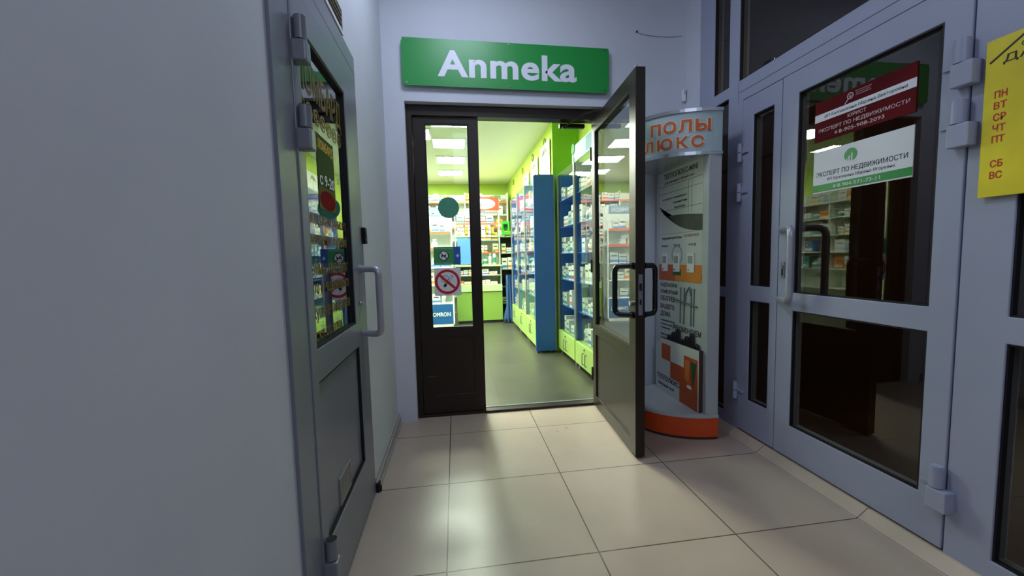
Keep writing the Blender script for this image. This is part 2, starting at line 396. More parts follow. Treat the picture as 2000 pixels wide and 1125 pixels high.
for dx, hh in ((-.017, .014), (-.006, .024), (.006, .034)):
    poly(bm, [(ccx+dx-.003, ccy-.030), (ccx+dx+.003, ccy-.030), (ccx+dx+.003, ccy-.030+hh+.004), (ccx+dx-.003, ccy-.030+hh)], .0048, .0054, FS, 1)
poly(bm, [(ccx-.03, ccy-.0315), (ccx+.03, ccy-.0315), (ccx+.022, ccy-.022), (ccx+.012, ccy-.027), (ccx-.022, ccy-.022)], .0046, .0052, FS, 1)
P.part('emblem', bm, [M_green, M_white], label='green round emblem with white rising bars')

# yellow opening-hours board
FY = frame((1.834, 0, 0), 'right')
M_yel = mat('board_yellow', '#ecd820', .4, noise=.16, scale=5)
P = Thing('notice_board', 'yellow opening hours board with red weekday letters at the right edge', 'sign', (1.834, -.52, 1.345))
bm = NB(); box(bm, .314, .72, 1.345, 1.850, 0, .006, FY); P.part('board', bm, M_yel, bevel=.001)
bm = NB(); rx = lambda y: -y
for s, z in (('ПН', 1.672), ('ВТ', 1.637), ('СР', 1.600), ('ЧТ', 1.565), ('ПТ', 1.530), ('СБ', 1.452), ('ВС', 1.415)):
    text(bm, s, FY, .357, z, .022, .031, .006, .0008, .018)
text(bm, '9', FY, .475, 1.600, .085, .09, .006, .0008, .02)
P.part('lettering', bm, mat('print_red', '#c8281c', .5), split=True)
bm = NB()
text(bm, 'ООО', FY, .425, 1.806, .016, .055, .006, .0008, .004); text(bm, 'ДАЕ', FY, .405, 1.778, .024, .095, .006, .0008, .004)
def bar2(a, b, wd):
    a, b = Vector(a), Vector(b); d = (b-a).normalized(); n = Vector((-d.y, d.x))*wd/2
    poly(bm, [tuple(a-n), tuple(b-n), tuple(b+n), tuple(a+n)], .006, .0068, FY)
bar2((.325, 1.778), (.410, 1.838), .006); bar2((.408, 1.838), (.50, 1.790), .006)
P.part('emblem', bm, mat('print_black', '#1c1a18', .5), label='black roof line over company lettering')

# ------------------------------------------------------------------ left pawnshop door
FL = frame((XL, 0, 0), 'left')           # x' = y, y' = z
D3 = Thing('door_3', 'grey pawnshop door with gold lettering on glass in the left wall', 'door', (XL, .14, .0), kind='structure')
bm = NB(); wframe(bm, FL, -.329, .578, 0, 2.128, [(-.205, .489, .02, 1.985)], -.09, 0); box(bm, -.329, .578, 2.05, 2.052, -.001, .0006, FL, mi=1)
D3.part('door_frame', bm, [M_alul, M_gap], bevel=.002)
bm = NB(); wframe(bm, FL, -.203, .486, .028, 1.980, [(-.146, .352, .909, 1.883), (-.146, .392, .269, .805)], -.06, .004); D3.part('leaf', bm, M_alul, bevel=.003)
bm = NB(); box(bm, -.150, .356, .905, 1.887, -.020, -.014, FL); D3.part('pane', bm, M_gpawn)
bm = NB(); wframe(bm, FL, -.146, .352, .909, 1.883, [(-.138, .344, .917, 1.875)], -.013, .001); wframe(bm, FL, -.146, .392, .269, .805, [(-.139, .385, .276, .798)], -.013, .0005)
D3.part('gasket', bm, M_gap)
bm = NB(); box(bm, -.150, .396, .265, .809, -.030, -.012, FL); D3.part('panel', bm, M_alul)
bm = NB(); wframe(bm, FL, .035, .185, .282, .385, [(.045, .175, .290, .377)], -.012, -.006)
for k in range(9): box(bm, .045, .175, .292+k*.0095, .297+k*.0095, -.012, -.008, FL)
D3.part('vent_grille', bm, mat('grille_beige', '#8f8a82', .6), label='small beige vent grille')
for z in (1.815, 1.57, .245):
    bm = NB(); tube(bm, [(XL+.022, -.182, z+.002), (XL+.022, -.182, z+.065)], .0175, 16); tube(bm, [(XL+.022, -.182, z+.065), (XL+.022, -.182, z+.0665)], .0165, 16, mi=1)
    box(bm, XL, XL+.042, -.205, -.162, z-.062, z-.002, bev=.006)
    D3.part('hinge', bm, [mat('hinge_grey', '#81838c', .3), M_gap], label='grey barrel hinge')
bm = NB(); tube(bm, bend([(XL+.003, .455, 1.146), (-.272, .410, 1.146), (-.272, .410, .850), (XL+.003, .455, .850)], .03), .0155, 14)
for z in (1.146, .850): tube(bm, [(XL+.003, .455, z), (XL+.010, .4515, z)], .019, 14)
D3.part('handle', bm, M_silver, label='light grey pull handle')
bm = NB(); box(bm, .410, .470, .985, 1.000, .004, .010, FL); tube(bm, [(XL+.004, .44, .992), (XL+.016, .44, .992)], .009, 12); D3.part('lock', bm, M_chrome, label='chrome lock cylinder')
# gold lettering on the glass
M_gold = mat('gold_lettering', '#7c672a', .4, .3)
FP = frame((XL-.014, 0, 0), 'left'); bm = NB()
text(bm, 'ЛОМБАРД', FP, .105, 1.775, .098, .47, 0, .001, .02, shear=0)
for y, s, z, h, x0, x1 in ((0, 'Продажа и ремонт', 1.330, .044, -.135, .330), (0, 'ювелирных изделий', 1.262, .044, -.135, .330), (0, 'Займы под залог', 1.165, .050, -.135, .330),
                     (0, 'авто и недвижимости', 1.100, .044, -.135, .335), (0, 'Скупка антиквариата', 1.018, .046, -.135, .335), (0, 'Искл.остатки', .945, .040, -.135, .200)):
    text(bm, s, FP, x0, z, h, x1-x0, 0, .001, .0, align='LEFT')
D3.part('lettering', bm, M_gold, label='gold Cyrillic lettering on the glass', split=True)
bm = NB()
for k in range(7):
    cy = -.10+k*.067
    ring(bm, cy, 1.672, .020, .028, 0, .001, FP, n=24); disc(bm, cy-.004, 1.677, .009, 0, .001, FP, n=12); box(bm, cy-.004, cy+.013, 1.660, 1.667, 0, .001, FP)
D3.part('emblem', bm, M_gold, label='row of small gold round emblems')
P = Thing('poster', 'small green and red poster with yellow heading inside the pawnshop door glass', 'poster', (XL, .11, 1.365))
FQ = frame((XL-.0135, 0, 0), 'left')
bm = NB(); box(bm, .012, .202, 1.365, 1.622, 0, .001, FQ, 0); box(bm, .012, .202, 1.365, 1.445, .001, .0013, FQ, 1)
P.part('sheet', bm, [mat('poster_olive', '#4a5f30', .9, spec=.1, noise=.2, scale=4), mat('poster_olive_light', '#6a6a34', .9, spec=.1)])
bm = NB(); disc(bm, .107, 1.402, .088, .0013, .0018, FQ, ry=.034); P.part('emblem', bm, mat('poster_red', '#7a1214', .9, spec=.1), label='dark red oval')
bm = NB(); text(bm, 'ЛОМБАРД', FQ, .107, 1.590, .032, .165, .001, .0008, .02); P.part('lettering', bm, mat('poster_gold', '#c8a01c', .5))
bm = NB(); text(bm, 'с 9-20', FQ, .110, 1.472, .040, .165, .0013, .0008, .01); P.part('lettering', bm, M_white)
# unlit room behind it
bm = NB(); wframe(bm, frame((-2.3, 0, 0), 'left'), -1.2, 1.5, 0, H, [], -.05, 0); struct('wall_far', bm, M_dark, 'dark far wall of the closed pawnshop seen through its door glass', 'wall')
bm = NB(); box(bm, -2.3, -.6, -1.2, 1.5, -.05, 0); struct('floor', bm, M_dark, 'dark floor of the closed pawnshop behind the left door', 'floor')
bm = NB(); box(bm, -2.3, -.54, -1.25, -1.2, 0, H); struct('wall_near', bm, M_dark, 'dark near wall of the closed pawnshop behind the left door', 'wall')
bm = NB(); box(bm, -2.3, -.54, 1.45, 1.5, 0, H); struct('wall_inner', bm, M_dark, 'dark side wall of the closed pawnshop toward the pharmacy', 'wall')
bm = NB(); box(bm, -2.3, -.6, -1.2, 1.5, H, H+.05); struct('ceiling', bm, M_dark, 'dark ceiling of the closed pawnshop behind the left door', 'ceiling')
# vent over the door, black box beside it, heel at the foot of the frame
V = Thing('vent_grille', 'dark louvred vent in a white frame above the left grey door', 'vent', (XL, .1, 2.13))
FW = frame((XL-.01, 0, 0), 'left')
bm = NB(); wframe(bm, FW, -.20, .395, 2.132, 2.235, [(-.185, .388, 2.146, 2.230)], 0, .014); V.part('frame', bm, M_white)
bm = NB(); box(bm, -.185, .388, 2.146, 2.230, .0005, .002, FW); V.part('backing', bm, M_gap)
for k in range(4):
    bm = NB(); z = 2.153+k*.020; poly(bm, [(.002, 0), (.013, -.004), (.013, .000), (.002, .008)], -.185, .388, Matrix(((0,0,1,0),(1,0,0,0),(0,1,0,0),(0,0,0,1))))
    bmesh.ops.transform(bm, matrix=Matrix(((0,1,0,XL-.01),(1,0,0,0),(0,0,1,z),(0,0,0,1))), verts=bm.verts)
    bmesh.ops.recalc_face_normals(bm, faces=bm.faces); V.part('slat', bm, mat('slat_taupe', '#857d72', .5))
A = Thing('alarm_box', 'small black box with a white tag on the left door frame', 'box', (XL+.002, .575, 1.262))
bm = NB(); box(bm, XL, XL+.022, .545, .577, 1.262, 1.342, bev=.006); A.part('case', bm, M_black)
bm = NB(); box(bm, XL+.010, XL+.030, .570, .586, 1.278, 1.296); A.part('tag', bm, M_white, label='small white tag')
bm = NB(); box(bm, XL-.004, XL+.020, .581, .612, .0, .05, bev=.004); box(bm, XL-.004, XL+.026, .590, .604, .0, .03, bev=.003)
single('door_stop', bm, M_gap, 'small black stop at the foot of the left door frame', 'door stop')

# ------------------------------------------------------------------ pharmacy doorway
FB = frame((0, 1.538, 0), 'back')
D0 = Thing('trim_2', 'dark brown metal frame lining the pharmacy doorway', 'door frame', (.48, 1.56, 0), kind='structure')
bm = NB(); wframe(bm, FB, -.239, 1.199, 0, 2.274, [(-.200, 1.150, .018, 2.200)], -.07, .02); D0.part('door_frame', bm, M_brown, bevel=.002)
bm = NB(); box(bm, .268, 1.150, .018, .0215, -.068, -.05, FB); D0.part('threshold', bm, M_alul, label='thin metal threshold strip')
D4 = Thing('door_4', 'closed narrow dark brown leaf with stickers left of the pharmacy opening', 'door', (.03, 1.56, .02), kind='structure')
bm = NB(); wframe(bm, FB, -.199, .268, .020, 2.197, [(-.114, .194, .668, 2.150), (-.110, .190, .16, .60)], -.05, 0); D4.part('frame', bm, M_brown, bevel=.003)
bm = NB(); box(bm, -.118, .198, .664, 2.154, -.030, -.024, FB); D4.part('pane', bm, M_gclear)
bm = NB(); wframe(bm, FB, -.114, .194, .668, 2.150, [(-.107, .187, .675, 2.143)], -.022, -.002); D4.part('gasket', bm, M_gap)
bm = NB(); box(bm, -.114, .194, .156, .604, -.030, -.003, FB); D4.part('panel', bm, M_brown)
bm = NB(); box(bm, -.165, -.095, .302, .308, 0, .003, FB); D4.part('nameplate', bm, mat('dull_brass', '#57503f', .4, .5))
# open leaf (local coordinates: x from hinge to free edge, y thickness to the east)
ang = math.atan2(-.867, -.056)
D5 = Thing('door_5', 'open dark brown glazed leaf at the right of the pharmacy opening', 'door', (1.121, 1.525, 0), ang, kind='structure', local=True)
FD = Matrix(((1,0,0,0),(0,0,-1,0),(0,1,0,0),(0,0,0,1)))   # plane x,z ; out = -y (west side)
bm = NB(); wframe(bm, FD, 0, .87, .012, 2.190, [(.075, .775, .652, 2.095), (.075, .775, .095, .578)], -.055, 0); D5.part('frame', bm, M_brown, bevel=.003)
bm = NB(); box(bm, .071, .779, .648, 2.099, -.022, -.016, FD); D5.part('pane', bm, M_gleaf)
bm = NB()
for z0_, z1_ in ((-.014, -.002), (-.053, -.030)): wframe(bm, FD, .075, .775, .652, 2.095, [(.081, .769, .658, 2.089)], z0_, z1_)
D5.part('gasket', bm, M_gap)
bm = NB(); box(bm, .071, .779, .091, .582, -.040, -.012, FD); D5.part('panel', bm, M_brown)
for s in (1, -1):
    y0 = -.003 if s > 0 else .058; yo = -.092 if s > 0 else .147
    bm = NB(); tube(bm, bend([(.835, y0, 1.118), (.790, yo, 1.118), (.790, yo, .838), (.835, y0, .838)], .035), .0155, 14)
    for z in (1.118, .838): tube(bm, [(.835, y0, z), (.831, y0-.008*s, z)], .020, 14)
    D5.part('handle', bm, M_black, label='glossy black pull handle')
bm = NB(); box(bm, .8685, .8725, .016, .040, .84, 1.07, bev=.001); box(bm, .871, .876, .020, .034, .98, 1.02, mi=1); box(bm, .871, .875, .022, .032, .90, .93, mi=1)
D5.part('lock', bm, [M_alul, M_gap], label='silver lock face plate')
bm = NB(); tube(bm, [(.83, -.016, .905), (.83, .0, .905)], .013, 14); tube(bm, [(.83, -.020, .905), (.83, -.012, .905)], .016, 14); D5.part('lock_cylinder', bm, M_chrome, label='chrome key cylinder')
bm = NB(); tube(bm, [(.845, .010, 2.19), (.845, .010, 2.205)], .008, 10); D5.part('bolt', bm, M_chrome)
for z in (.25, 1.1, 1.95):
    bm = NB(); tube(bm, [(-.012, .0, z-.05), (-.012, .0, z+.05)], .010, 12); D5.part('hinge', bm, M_brown)
# closer on the frame head with its arm
bm = NB(); tube(bm, [(.93, 1.59, 2.168), (1.04, 1.44, 2.215), (1.115, 1.33, 2.203)], .006, 8)
C5 = Thing('door_closer', 'dark door closer under the head of the pharmacy doorway', 'door closer', (.95, 1.62, 2.14))
C5.part('arm', bm, M_brown)
bm = NB(); box(bm, .90, 1.10, 1.612, 1.65, 2.168, 2.199, bev=.005); tube(bm, [(.93, 1.59, 2.165), (.93, 1.63, 2.175)], .012, 12); C5.part('body', bm, M_brown)

# stickers on the fixed leaf
FG = frame((0, 1.562, 0), 'back')
P = Thing('sticker', 'round dark green sticker high on the narrow pharmacy leaf', 'sticker', (.036, 1.56, 1.48))
bm = NB(); disc(bm, .036, 1.558, .077, 0, .001, FG, n=48); P.part('sheet', bm, mat('sticker_teal', '#48987a', .45))
bm = NB(); text(bm, 'ОТКРЫТО', FG, .036, 1.548, .012, .08, .001, .0005); ring(bm, .036, 1.600, .008, .010, .001, .0015, FG, n=20); P.part('lettering', bm, mat('sticker_faded_print', '#76a070', .5))
P = Thing('sticker', 'green and blue no dogs sticker above the no smoking sign', 'sticker', (.01, 1.56, 1.138))
bm = NB(); box(bm, -.085, .062, 1.138, 1.272, 0, .001, FG, 0); box(bm, .062, .112, 1.138, 1.272, 0, .001, FG, 1)
P.part('sheet', bm, [mat('sticker_green', '#3a9a55', .45), mat('sticker_blue', '#2c5fb0', .45)])
bm = NB(); cx, cy = -.012, 1.206
disc(bm, cx, cy, .036, .001, .0014, FG); P.part('disc', bm, M_white)
bm = NB(); ring(bm, cx, cy, .031, .037, .0014, .002, FG)
box(bm, -.034, .034, -.003, .003, .0014, .002, FG @ Matrix.Translation((cx, cy, 0)) @ Matrix.Rotation(math.radians(-45), 4, 'Z'))
poly(bm, [(cx-.016, cy+.004), (cx+.010, cy+.004), (cx+.014, cy+.014), (cx+.022, cy+.010), (cx+.016, cy+.002), (cx+.014, cy-.018), (cx+.009, cy-.018), (cx+.007, cy-.006), (cx-.010, cy-.006), (cx-.013, cy-.018), (cx-.018, cy-.018), (cx-.017, cy+.000), (cx-.024, cy+.010), (cx-.021, cy+.012)], .0014, .0019, FG)
P.part('emblem', bm, mat('print_black', '#1c1a18', .5), label='black crossed-out dog in a ring')
bm = NB(); text(bm, 'ВХОД С ЖИВОТНЫМИ', FG, -.012, 1.261, .008, .125, .001, .0005); text(bm, 'СТРОГО ЗАПРЕЩЕН', FG, -.012, 1.149, .008, .125, .001, .0005)
box(bm, -.010, .010, -.010, .010, .001, .0015, FG @ Matrix.Translation((.090, 1.205, 0)) @ Matrix.Rotation(math.radians(45), 4, 'Z')); P.part('lettering', bm, mat('sticker_pale_print', '#b9d3c4', .5))
P = Thing('sticker', 'white square no smoking sign with red crossed ring', 'sticker', (.01, 1.56, .91))
bm = NB(); box(bm, -.087, .109, .908, 1.115, 0, .001, FG); P.part('sheet', bm, M_white)
cx, cy = .009, 1.012
bm = NB(); ring(bm, cx, cy, .073, .092, .0014, .002, FG, n=56)
box(bm, -.080, .080, -.0095, .0095, .0016, .0022, FG @ Matrix.Translation((cx, cy, 0)) @ Matrix.Rotation(math.radians(-42), 4, 'Z')); P.part('prohibition_ring', bm, mat('print_sign_red', '#c4202c', .45), label='red ring with a diagonal bar')
bm = NB(); R1 = FG @ Matrix.Translation((cx-.004, cy-.010, 0)) @ Matrix.Rotation(math.radians(52), 4, 'Z')
wframe(bm, R1, -.004, .068, -.009, .009, [(0, .064, -.006, .006)], .001, .0014); box(bm, -.034, -.008, -.010, .010, .001, .0014, R1)
for rr in (.022, .030): ring(bm, cx-.016, cy+.022, rr-.0022, rr, .001, .0014, FG, n=24)
P.part('emblem', bm, mat('print_black', '#1c1a18', .5), label='black burning cigarette drawing')

# ------------------------------------------------------------------ pharmacy sign
S = Thing('shop_sign', 'green sign board with white lettering above the pharmacy doorway', 'sign', (.49, 1.43, 2.36))
FSg = frame((.49, 1.432, 2.519), 'back') @ Matrix.Rotation(math.radians(-.35), 4, 'Z')
bm = NB(); hw, hh, n_ = .733, .156, .012
poly(bm, [(-hw+n_, -hh), (hw-n_, -hh), (hw-n_, -hh+n_), (hw, -hh+n_), (hw, hh-n_), (hw-n_*.3, hh-n_), (hw-n_*.3, hh), (-hw+n_*.5, hh), (-hw+n_*.5, hh-n_*1.6), (-hw, hh-n_*1.6), (-hw, -hh+n_), (-hw+n_, -hh+n_)], -.004, .004, FSg)
S.part('board', bm, M_green)
bm = NB(); text(bm, 'Anmeka', FSg, -.002, .002, .172, .985, .004, .002, .028, shear=.0, res=6, space=1.06); S.part('lettering', bm, mat('sign_white', '#e4e6f0', .4))
for x in (-.70, 0, .70):
    for y in (-.138, .143):
        bm = NB(); v0 = FSg @ Vector((x, y, -.030)); v1 = FSg @ Vector((x, y, .0075)); tube(bm, [v0, v1], .007, 12); S.part('standoff', bm, M_chrome, smooth=False)

# motion sensor + loose wire on the back wall
A = Thing('motion_sensor', 'small white motion sensor on the back wall above the display stand', 'sensor', (1.85, 1.44, 2.31))
bm = NB(); box(bm, 1.822, 1.842+.004, YB-.030, YB-.004, 2.325, 2.412, bev=.006); box(bm, 1.826, 1.842, YB-.004, YB, 2.34, 2.40); 
bmesh.ops.translate(bm, verts=bm.verts, vec=(-.012, 0, 0)); A.part('case', bm, M_white)
bm = NB(); box(bm, 1.814, 1.830, YB-.033, YB-.029, 2.375, 2.402, bev=.001); A.part('lens', bm, mat('lens_grey', '#b8bbc4', .3))
bm = NB(); tube(bm, [(1.455, YB-.004, 2.815), (1.50, YB-.006, 2.799), (1.60, YB-.005, 2.792), (1.72, YB-.005, 2.793), (1.81, YB-.004, 2.806)], .0022, 8)
tube(bm, [(1.452, YB, 2.817), (1.452, YB-.012, 2.817)], .006, 10, mi=1)
single('wire', bm, [mat('wire_grey', '#a4a6b4', .6), M_gap], 'short loose grey wire pinned high on the back wall', 'wire')

# ------------------------------------------------------------------ display stand for floor heating
M_sgrey = mat('stand_grey', '#bcc1c4', .45, noise=.03); M_slight = mat('stand_light', '#c2c8ca', .45)
M_orange = mat('stand_orange', '#e0501a', .4, noise=.06, scale=3); M_trim = mat('stand_trim', '#777d80', .35, .5)
CX, CY, RX, RY = 1.684, 1.120, .414, .322
def arc(t, s=1.0, z=0): return Vector((CX-RX*s*math.sin(t), CY-RY*s*math.cos(t), z))
def half(s=1.0, n=40): return [tuple(arc(math.pi*i/n, s)[:2]) for i in range(n+1)]
ST = Thing('display_stand', 'half-round grey and orange floor heating display stand beside the open door', 'display stand', (1.55, 1.12, 0))
def prism(bm, pts, z0, z1, mi=0): poly(bm, pts[::-1], z0, z1, I4, mi)
bm = NB(); prism(bm, half(.985), .0, .018); ST.part('plinth', bm, mat('stand_dark_trim', '#3a2f2b', .5))
bm = NB(); prism(bm, half(1.0), .018, .142); ST.part('base', bm, M_orange, label='orange curved base band')
bm = NB(); prism(bm, half(1.012), .142, .160); prism(bm, half(.99), .160, .165); ST.part('platform', bm, M_sgrey)
bm = NB(); box(bm, 1.606, 1.676, .86, 1.40, .165, 1.80); ST.part('back_panel', bm, M_slight)
for y0, y1 in ((.802, .86), (1.40, 1.436)):
    bm = NB(); box(bm, 1.600, 1.684, y0, y1, .165, 1.80, bev=.004); ST.part('post', bm, M_sgrey)
bm = NB(); prism(bm, half(.985), 1.785, 2.03); ST.part('header', bm, mat('header_grey', '#b4c8ca', .45, noise=.05, scale=2))
for z0, z1 in ((1.772, 1.792), (2.026, 2.046)):
    bm = NB(); prism(bm, half(1.01), z0, z1); ST.part('rim', bm, mat('rim_silver', '#b9bdc4', .25, .6))
tl = [0]
for i in range(1, 721): tl.append(tl[-1]+(arc(math.pi*i/720, .985)-arc(math.pi*(i-1)/720, .985)).length)
def warp_arc(p):
    # p.x measured as degrees of arc (negative = further from the right end), wrapped on the header
    t = math.radians(-p.x); q = arc(t, .985); nrm = Vector((-math.sin(t)/RX, -math.cos(t)/RY, 0)).normalized()
    q = q+nrm*p.z; return Vector((q.x, q.y, p.y))
for lay, (matl, bold, zz, dz) in enumerate((('letter_pale', .075, .0005, 0), ('letter_orange', .030, .0022, 0))):
    bm = NB()
    for s, t0, t1, z in (('ПОЛЫ', -63.5, -10.5, 1.948), ('ТЁПЛЫЕ', -168, -74, 1.945), ('ЛЮКС', -71, -16, 1.852), ('ТЕПЛО', -165, -76, 1.852)):
        gw = (t1-t0); n = len(s)
        text(bm, s, None, (t0+t1)/2, z, .066 if z > 1.9 else .062, gw+(1.6 if lay == 0 else 0), zz, .0018, bold, warp=warp_arc, space=1.12 if s == 'ПОЛЫ' else 1.3)
    ST.part('lettering', bm, mat('letter_pale', '#efe4cc', .5) if lay == 0 else mat('letter_orange', '#d9682c', .5), label=None)
# posters on the back panel
FPn = frame((1.606, 0, 0), 'right')
def pp(a): return -a
bm = NB(); box(bm, -1.395, -.862, 1.325, 1.795, 0, .004, FPn); ST.part('poster', bm, mat('poster_pale', '#d2d4d1', .4, noise=.05, scale=2), label='pale poster of a thin heating mat')
PO = [o for o in ST.o.children if o.name.startswith('poster')][-1]
bm = NB()
pts = [(-1.395, 1.53)]+[(-1.395+.533*k/14, 1.325+.002+(.205)*(1-k/14)**2.2*.98+.0) for k in range(1, 15)]
top = [(-.862, 1.425), (-1.0, 1.440), (-1.15, 1.450), (-1.28, 1.452), (-1.33, 1.468)]
poly(bm, pts+top, .004, .0048, FPn); ST.part('mat_drawing', bm, mat('mat_olive', '#4c5044', .6, noise=.25, scale=12), PO, label='dark olive heating mat drawing')
bm = NB(); text(bm, 'ТЕПЛОЛЮКС-MINI', FPn, -1.125, 1.735, .036, .41, .004, .001, .015); text(bm, 'двухжильный тёплый пол', FPn, -1.14, 1.690, .016, .36, .004, .001)
ST.part('lettering', bm, mat('poster_brown_print', '#5a4640', .5), PO)
bm = NB(); text(bm, 'не требует специальных', FPn, -1.19, 1.575, .013, .30, .004, .001, .01); text(bm, 'знаний при', FPn, -1.12, 1.540, .013, .17, .004, .001, .01); text(bm, 'монтаже', FPn, -1.12, 1.505, .013, .13, .004, .001, .01)
for z in (1.665, 1.615, 1.490): box(bm, -1.39, -.868, z, z+.0025, .004, .0045, FPn)
for x in (-1.02, -.98): box(bm, x, x+.003, 1.45, 1.66, .004, .0045, FPn)
ST.part('lettering', bm, mat('ink', '#2b2733', .6), PO)
bm = NB(); box(bm, -1.395, -.862, 1.105, 1.322, 0, .004, FPn, 0); box(bm, -1.395, -1.17, .99, 1.105, 0, .004, FPn, 1); box(bm, -1.17, -.815, .99, 1.105, 0, .0042, FPn, 2)
PT = ST.part('poster', bm, [mat('poster_pale', '#d2d4d1', .4), mat('poster_terracotta', '#c2582c', .45), mat('poster_amber', '#e08a1e', .45)], label='thermostat poster with an orange lower band')
bm = NB(); text(bm, 'терморегуляторы', FPn, -1.225, 1.295, .018, .26, .004, .001, .015)
for x, s in ((-1.31, 'basic'), (-1.155, 'TP 15'), (-.97, '+ICE')): text(bm, s, FPn, x, 1.240, .015, .085, .004, .001, .012)
ST.part('lettering', bm, mat('ink', '#2b2733', .6), PT)
bm = NB(); text(bm, 'НОВИНКА', FPn, -.98, 1.300, .018, .17, .004, .001, .01); poly(bm, [(-.875, 1.02), (-.835, 1.02), (-.850, 1.06), (-.858, 1.06)], .0042, .005, FPn); ST.part('lettering', bm, mat('print_brown_orange', '#b06a35', .5), PT)
bm = NB(); ring(bm, -1.15, 1.17, .062, .066, .004, .0046, FPn, n=32); box(bm, -1.20, -1.10, 1.03, 1.075, .0042, .0050, FPn, 1)
ST.part('emblem', bm, [mat('ink', '#2b2733', .6), mat('poster_green', '#2c6a3a', .5)], PT)
for x in (-1.305, -1.150, -.980):
    bm = NB(); box(bm, x-.038, x+.038, 1.055, 1.185, .0045, .012, FPn, bev=.003); box(bm, x-.026, x+.026, 1.115, 1.165, .012, .013, FPn, 1); box(bm, x-.03, x-.01, 1.068, 1.074, .012, .013, FPn, 2)
    ST.part('thermostat', bm, [M_white, mat('thermo_screen', '#9da39f', .4), M_gap], label='small white thermostat unit')
bm = NB(); box(bm, -1.395, -.862, .24, .988, 0, .003, FPn)
PB = ST.part('poster', bm, mat('poster_lower', '#c0c5c5', .45, noise=.04), label='grey poster with heating advice and cable drawing')
bm = NB()
for s, z, wd in (('НАДЁЖНОЙ И', .955, .22), ('КОМФОРТНЫЙ', .905, .23)): text(bm, s, FPn, -1.370, z, .026, wd, .003, .001, .015, align='LEFT')
for k in range(3): text(bm, ('экономичный тёплый', 'пол для всех типов', 'помещений')[k], FPn, -1.365, .690-.028*k, .012, .19-.03*k, .003, .001, .01, align='LEFT')
for k in range(3): text(bm, ('монтаж под любое', 'покрытие за', 'один день')[k], FPn, -1.365, .585-.028*k, .012, .14-.02*k, .003, .001, .01, align='LEFT')
text(bm, 'РЕКОМЕНДУЕМ', FPn, -1.03, .660, .036, .33, .003, .001, .02)
ST.part('lettering', bm, mat('ink', '#2b2733', .6), PB)
bm = NB()
for s, z, wd in (('ОБОГРЕВ', .855, .20), ('ВАШЕГО', .795, .19), ('ДОМА', .740, .14)): text(bm, s, FPn, -1.370, z, .034, wd, .003, .001, .02, align='LEFT')
ST.part('lettering', bm, mat('print_maroon', '#5b3038', .5), PB)
bm = NB()
for x in (-1.10, -1.055, -.975, -.945): tube(bm, [FPn @ Vector((x, .70, .006)), FPn @ Vector((x+.005, .95, .006))], .004, 6)
tube(bm, [FPn @ Vector(q) for q in ((-1.055, .80, .006), (-1.03, .92, .008), (-.99, .96, .008), (-.98, .90, .006))], .004, 6); tube(bm, [FPn @ Vector((-1.16, .862, .010)), FPn @ Vector((-.90, .835, .010))], .006, 6)
ST.part('cable_drawing', bm, mat('cable_grey', '#6f7676', .5), PB)
# leaflet rack of dark cables and the carton leaning on the panel
bm = NB()
for k in range(7):
    x = -1.24+k*.055; z = .50+.03*(k % 3)
    tube(bm, bend([FPn @ Vector((x, .42, .012)), FPn @ Vector((x+.005, z+.09, .014)), FPn @ Vector((x+.03, z+.09, .014)), FPn @ Vector((x+.035, .42, .012))], .012, 4), .010, 8)
tube(bm, [FPn @ Vector(q) for q in ((-1.36, .43, .01), (-1.33, .50, .012), (-1.30, .50, .012), (-1.28, .46, .012))], .006, 6)
ST.part('cable_sample', bm, mat('cable_black', '#22272a', .5), label='row of dark cable loops')
CB = Thing('carton', 'white and orange heating mat carton standing on the display stand platform', 'carton', (1.58, 1.1, .166))
FC = frame((1.600, 0, .166), 'right')
bm = NB(); poly(bm, [(-1.375, 0), (-.835, 0), (-.835, .40), (-1.29, .395), (-1.375, .33)], .0, .0285, FC, 1); poly(bm, [(-1.375, 0), (-.835, 0), (-.835, .40), (-1.29, .395), (-1.375, .33)], .0286, .030, FC, 0); CB.part('box', bm, [mat('carton_white', '#d6d8d6', .5), mat('carton_edge', '#4a3325', .6)])
bm = NB()
for a, b, c, d in ((-1.29, -1.17, .245, .36), (-1.17, -1.0, .13, .25), (-1.0, -.845, .0, .335), (-1.05, -1.0, .0, .13)): box(bm, a, b, c, d, .030, .0308, FC)
CB.part('pattern', bm, mat('carton_orange', '#c4531f', .45, noise=.1), label='orange printed squares')
bm = NB(); poly(bm, [(-.93, .31), (-.855, .31), (-.870, .22), (-.895, .13), (-.905, .20)], .0308, .0315, FC, 0); disc(bm, -.935, .135, .03, .0308, .0315, FC, 1, ry=.012, n=20)
poly(bm, [(-.985, .31), (-.93, .31), (-.94, .16), (-.985, .18)], .0308, .0313, FC, 2)
CB.part('picture', bm, [mat('carton_green', '#2c5a34', .5), M_white, mat('carton_amber', '#d47a35', .5)], label='small green and amber picture')
bm = NB(); text(bm, 'ТЕПЛОЛЮКС', FC, -1.205, .105, .034, .30, .030, .001, .02); text(bm, 'тёплый пол', FC, -1.23, .052, .022, .22, .030, .001, .015); CB.part('lettering', bm, mat('ink', '#2b2733', .6))

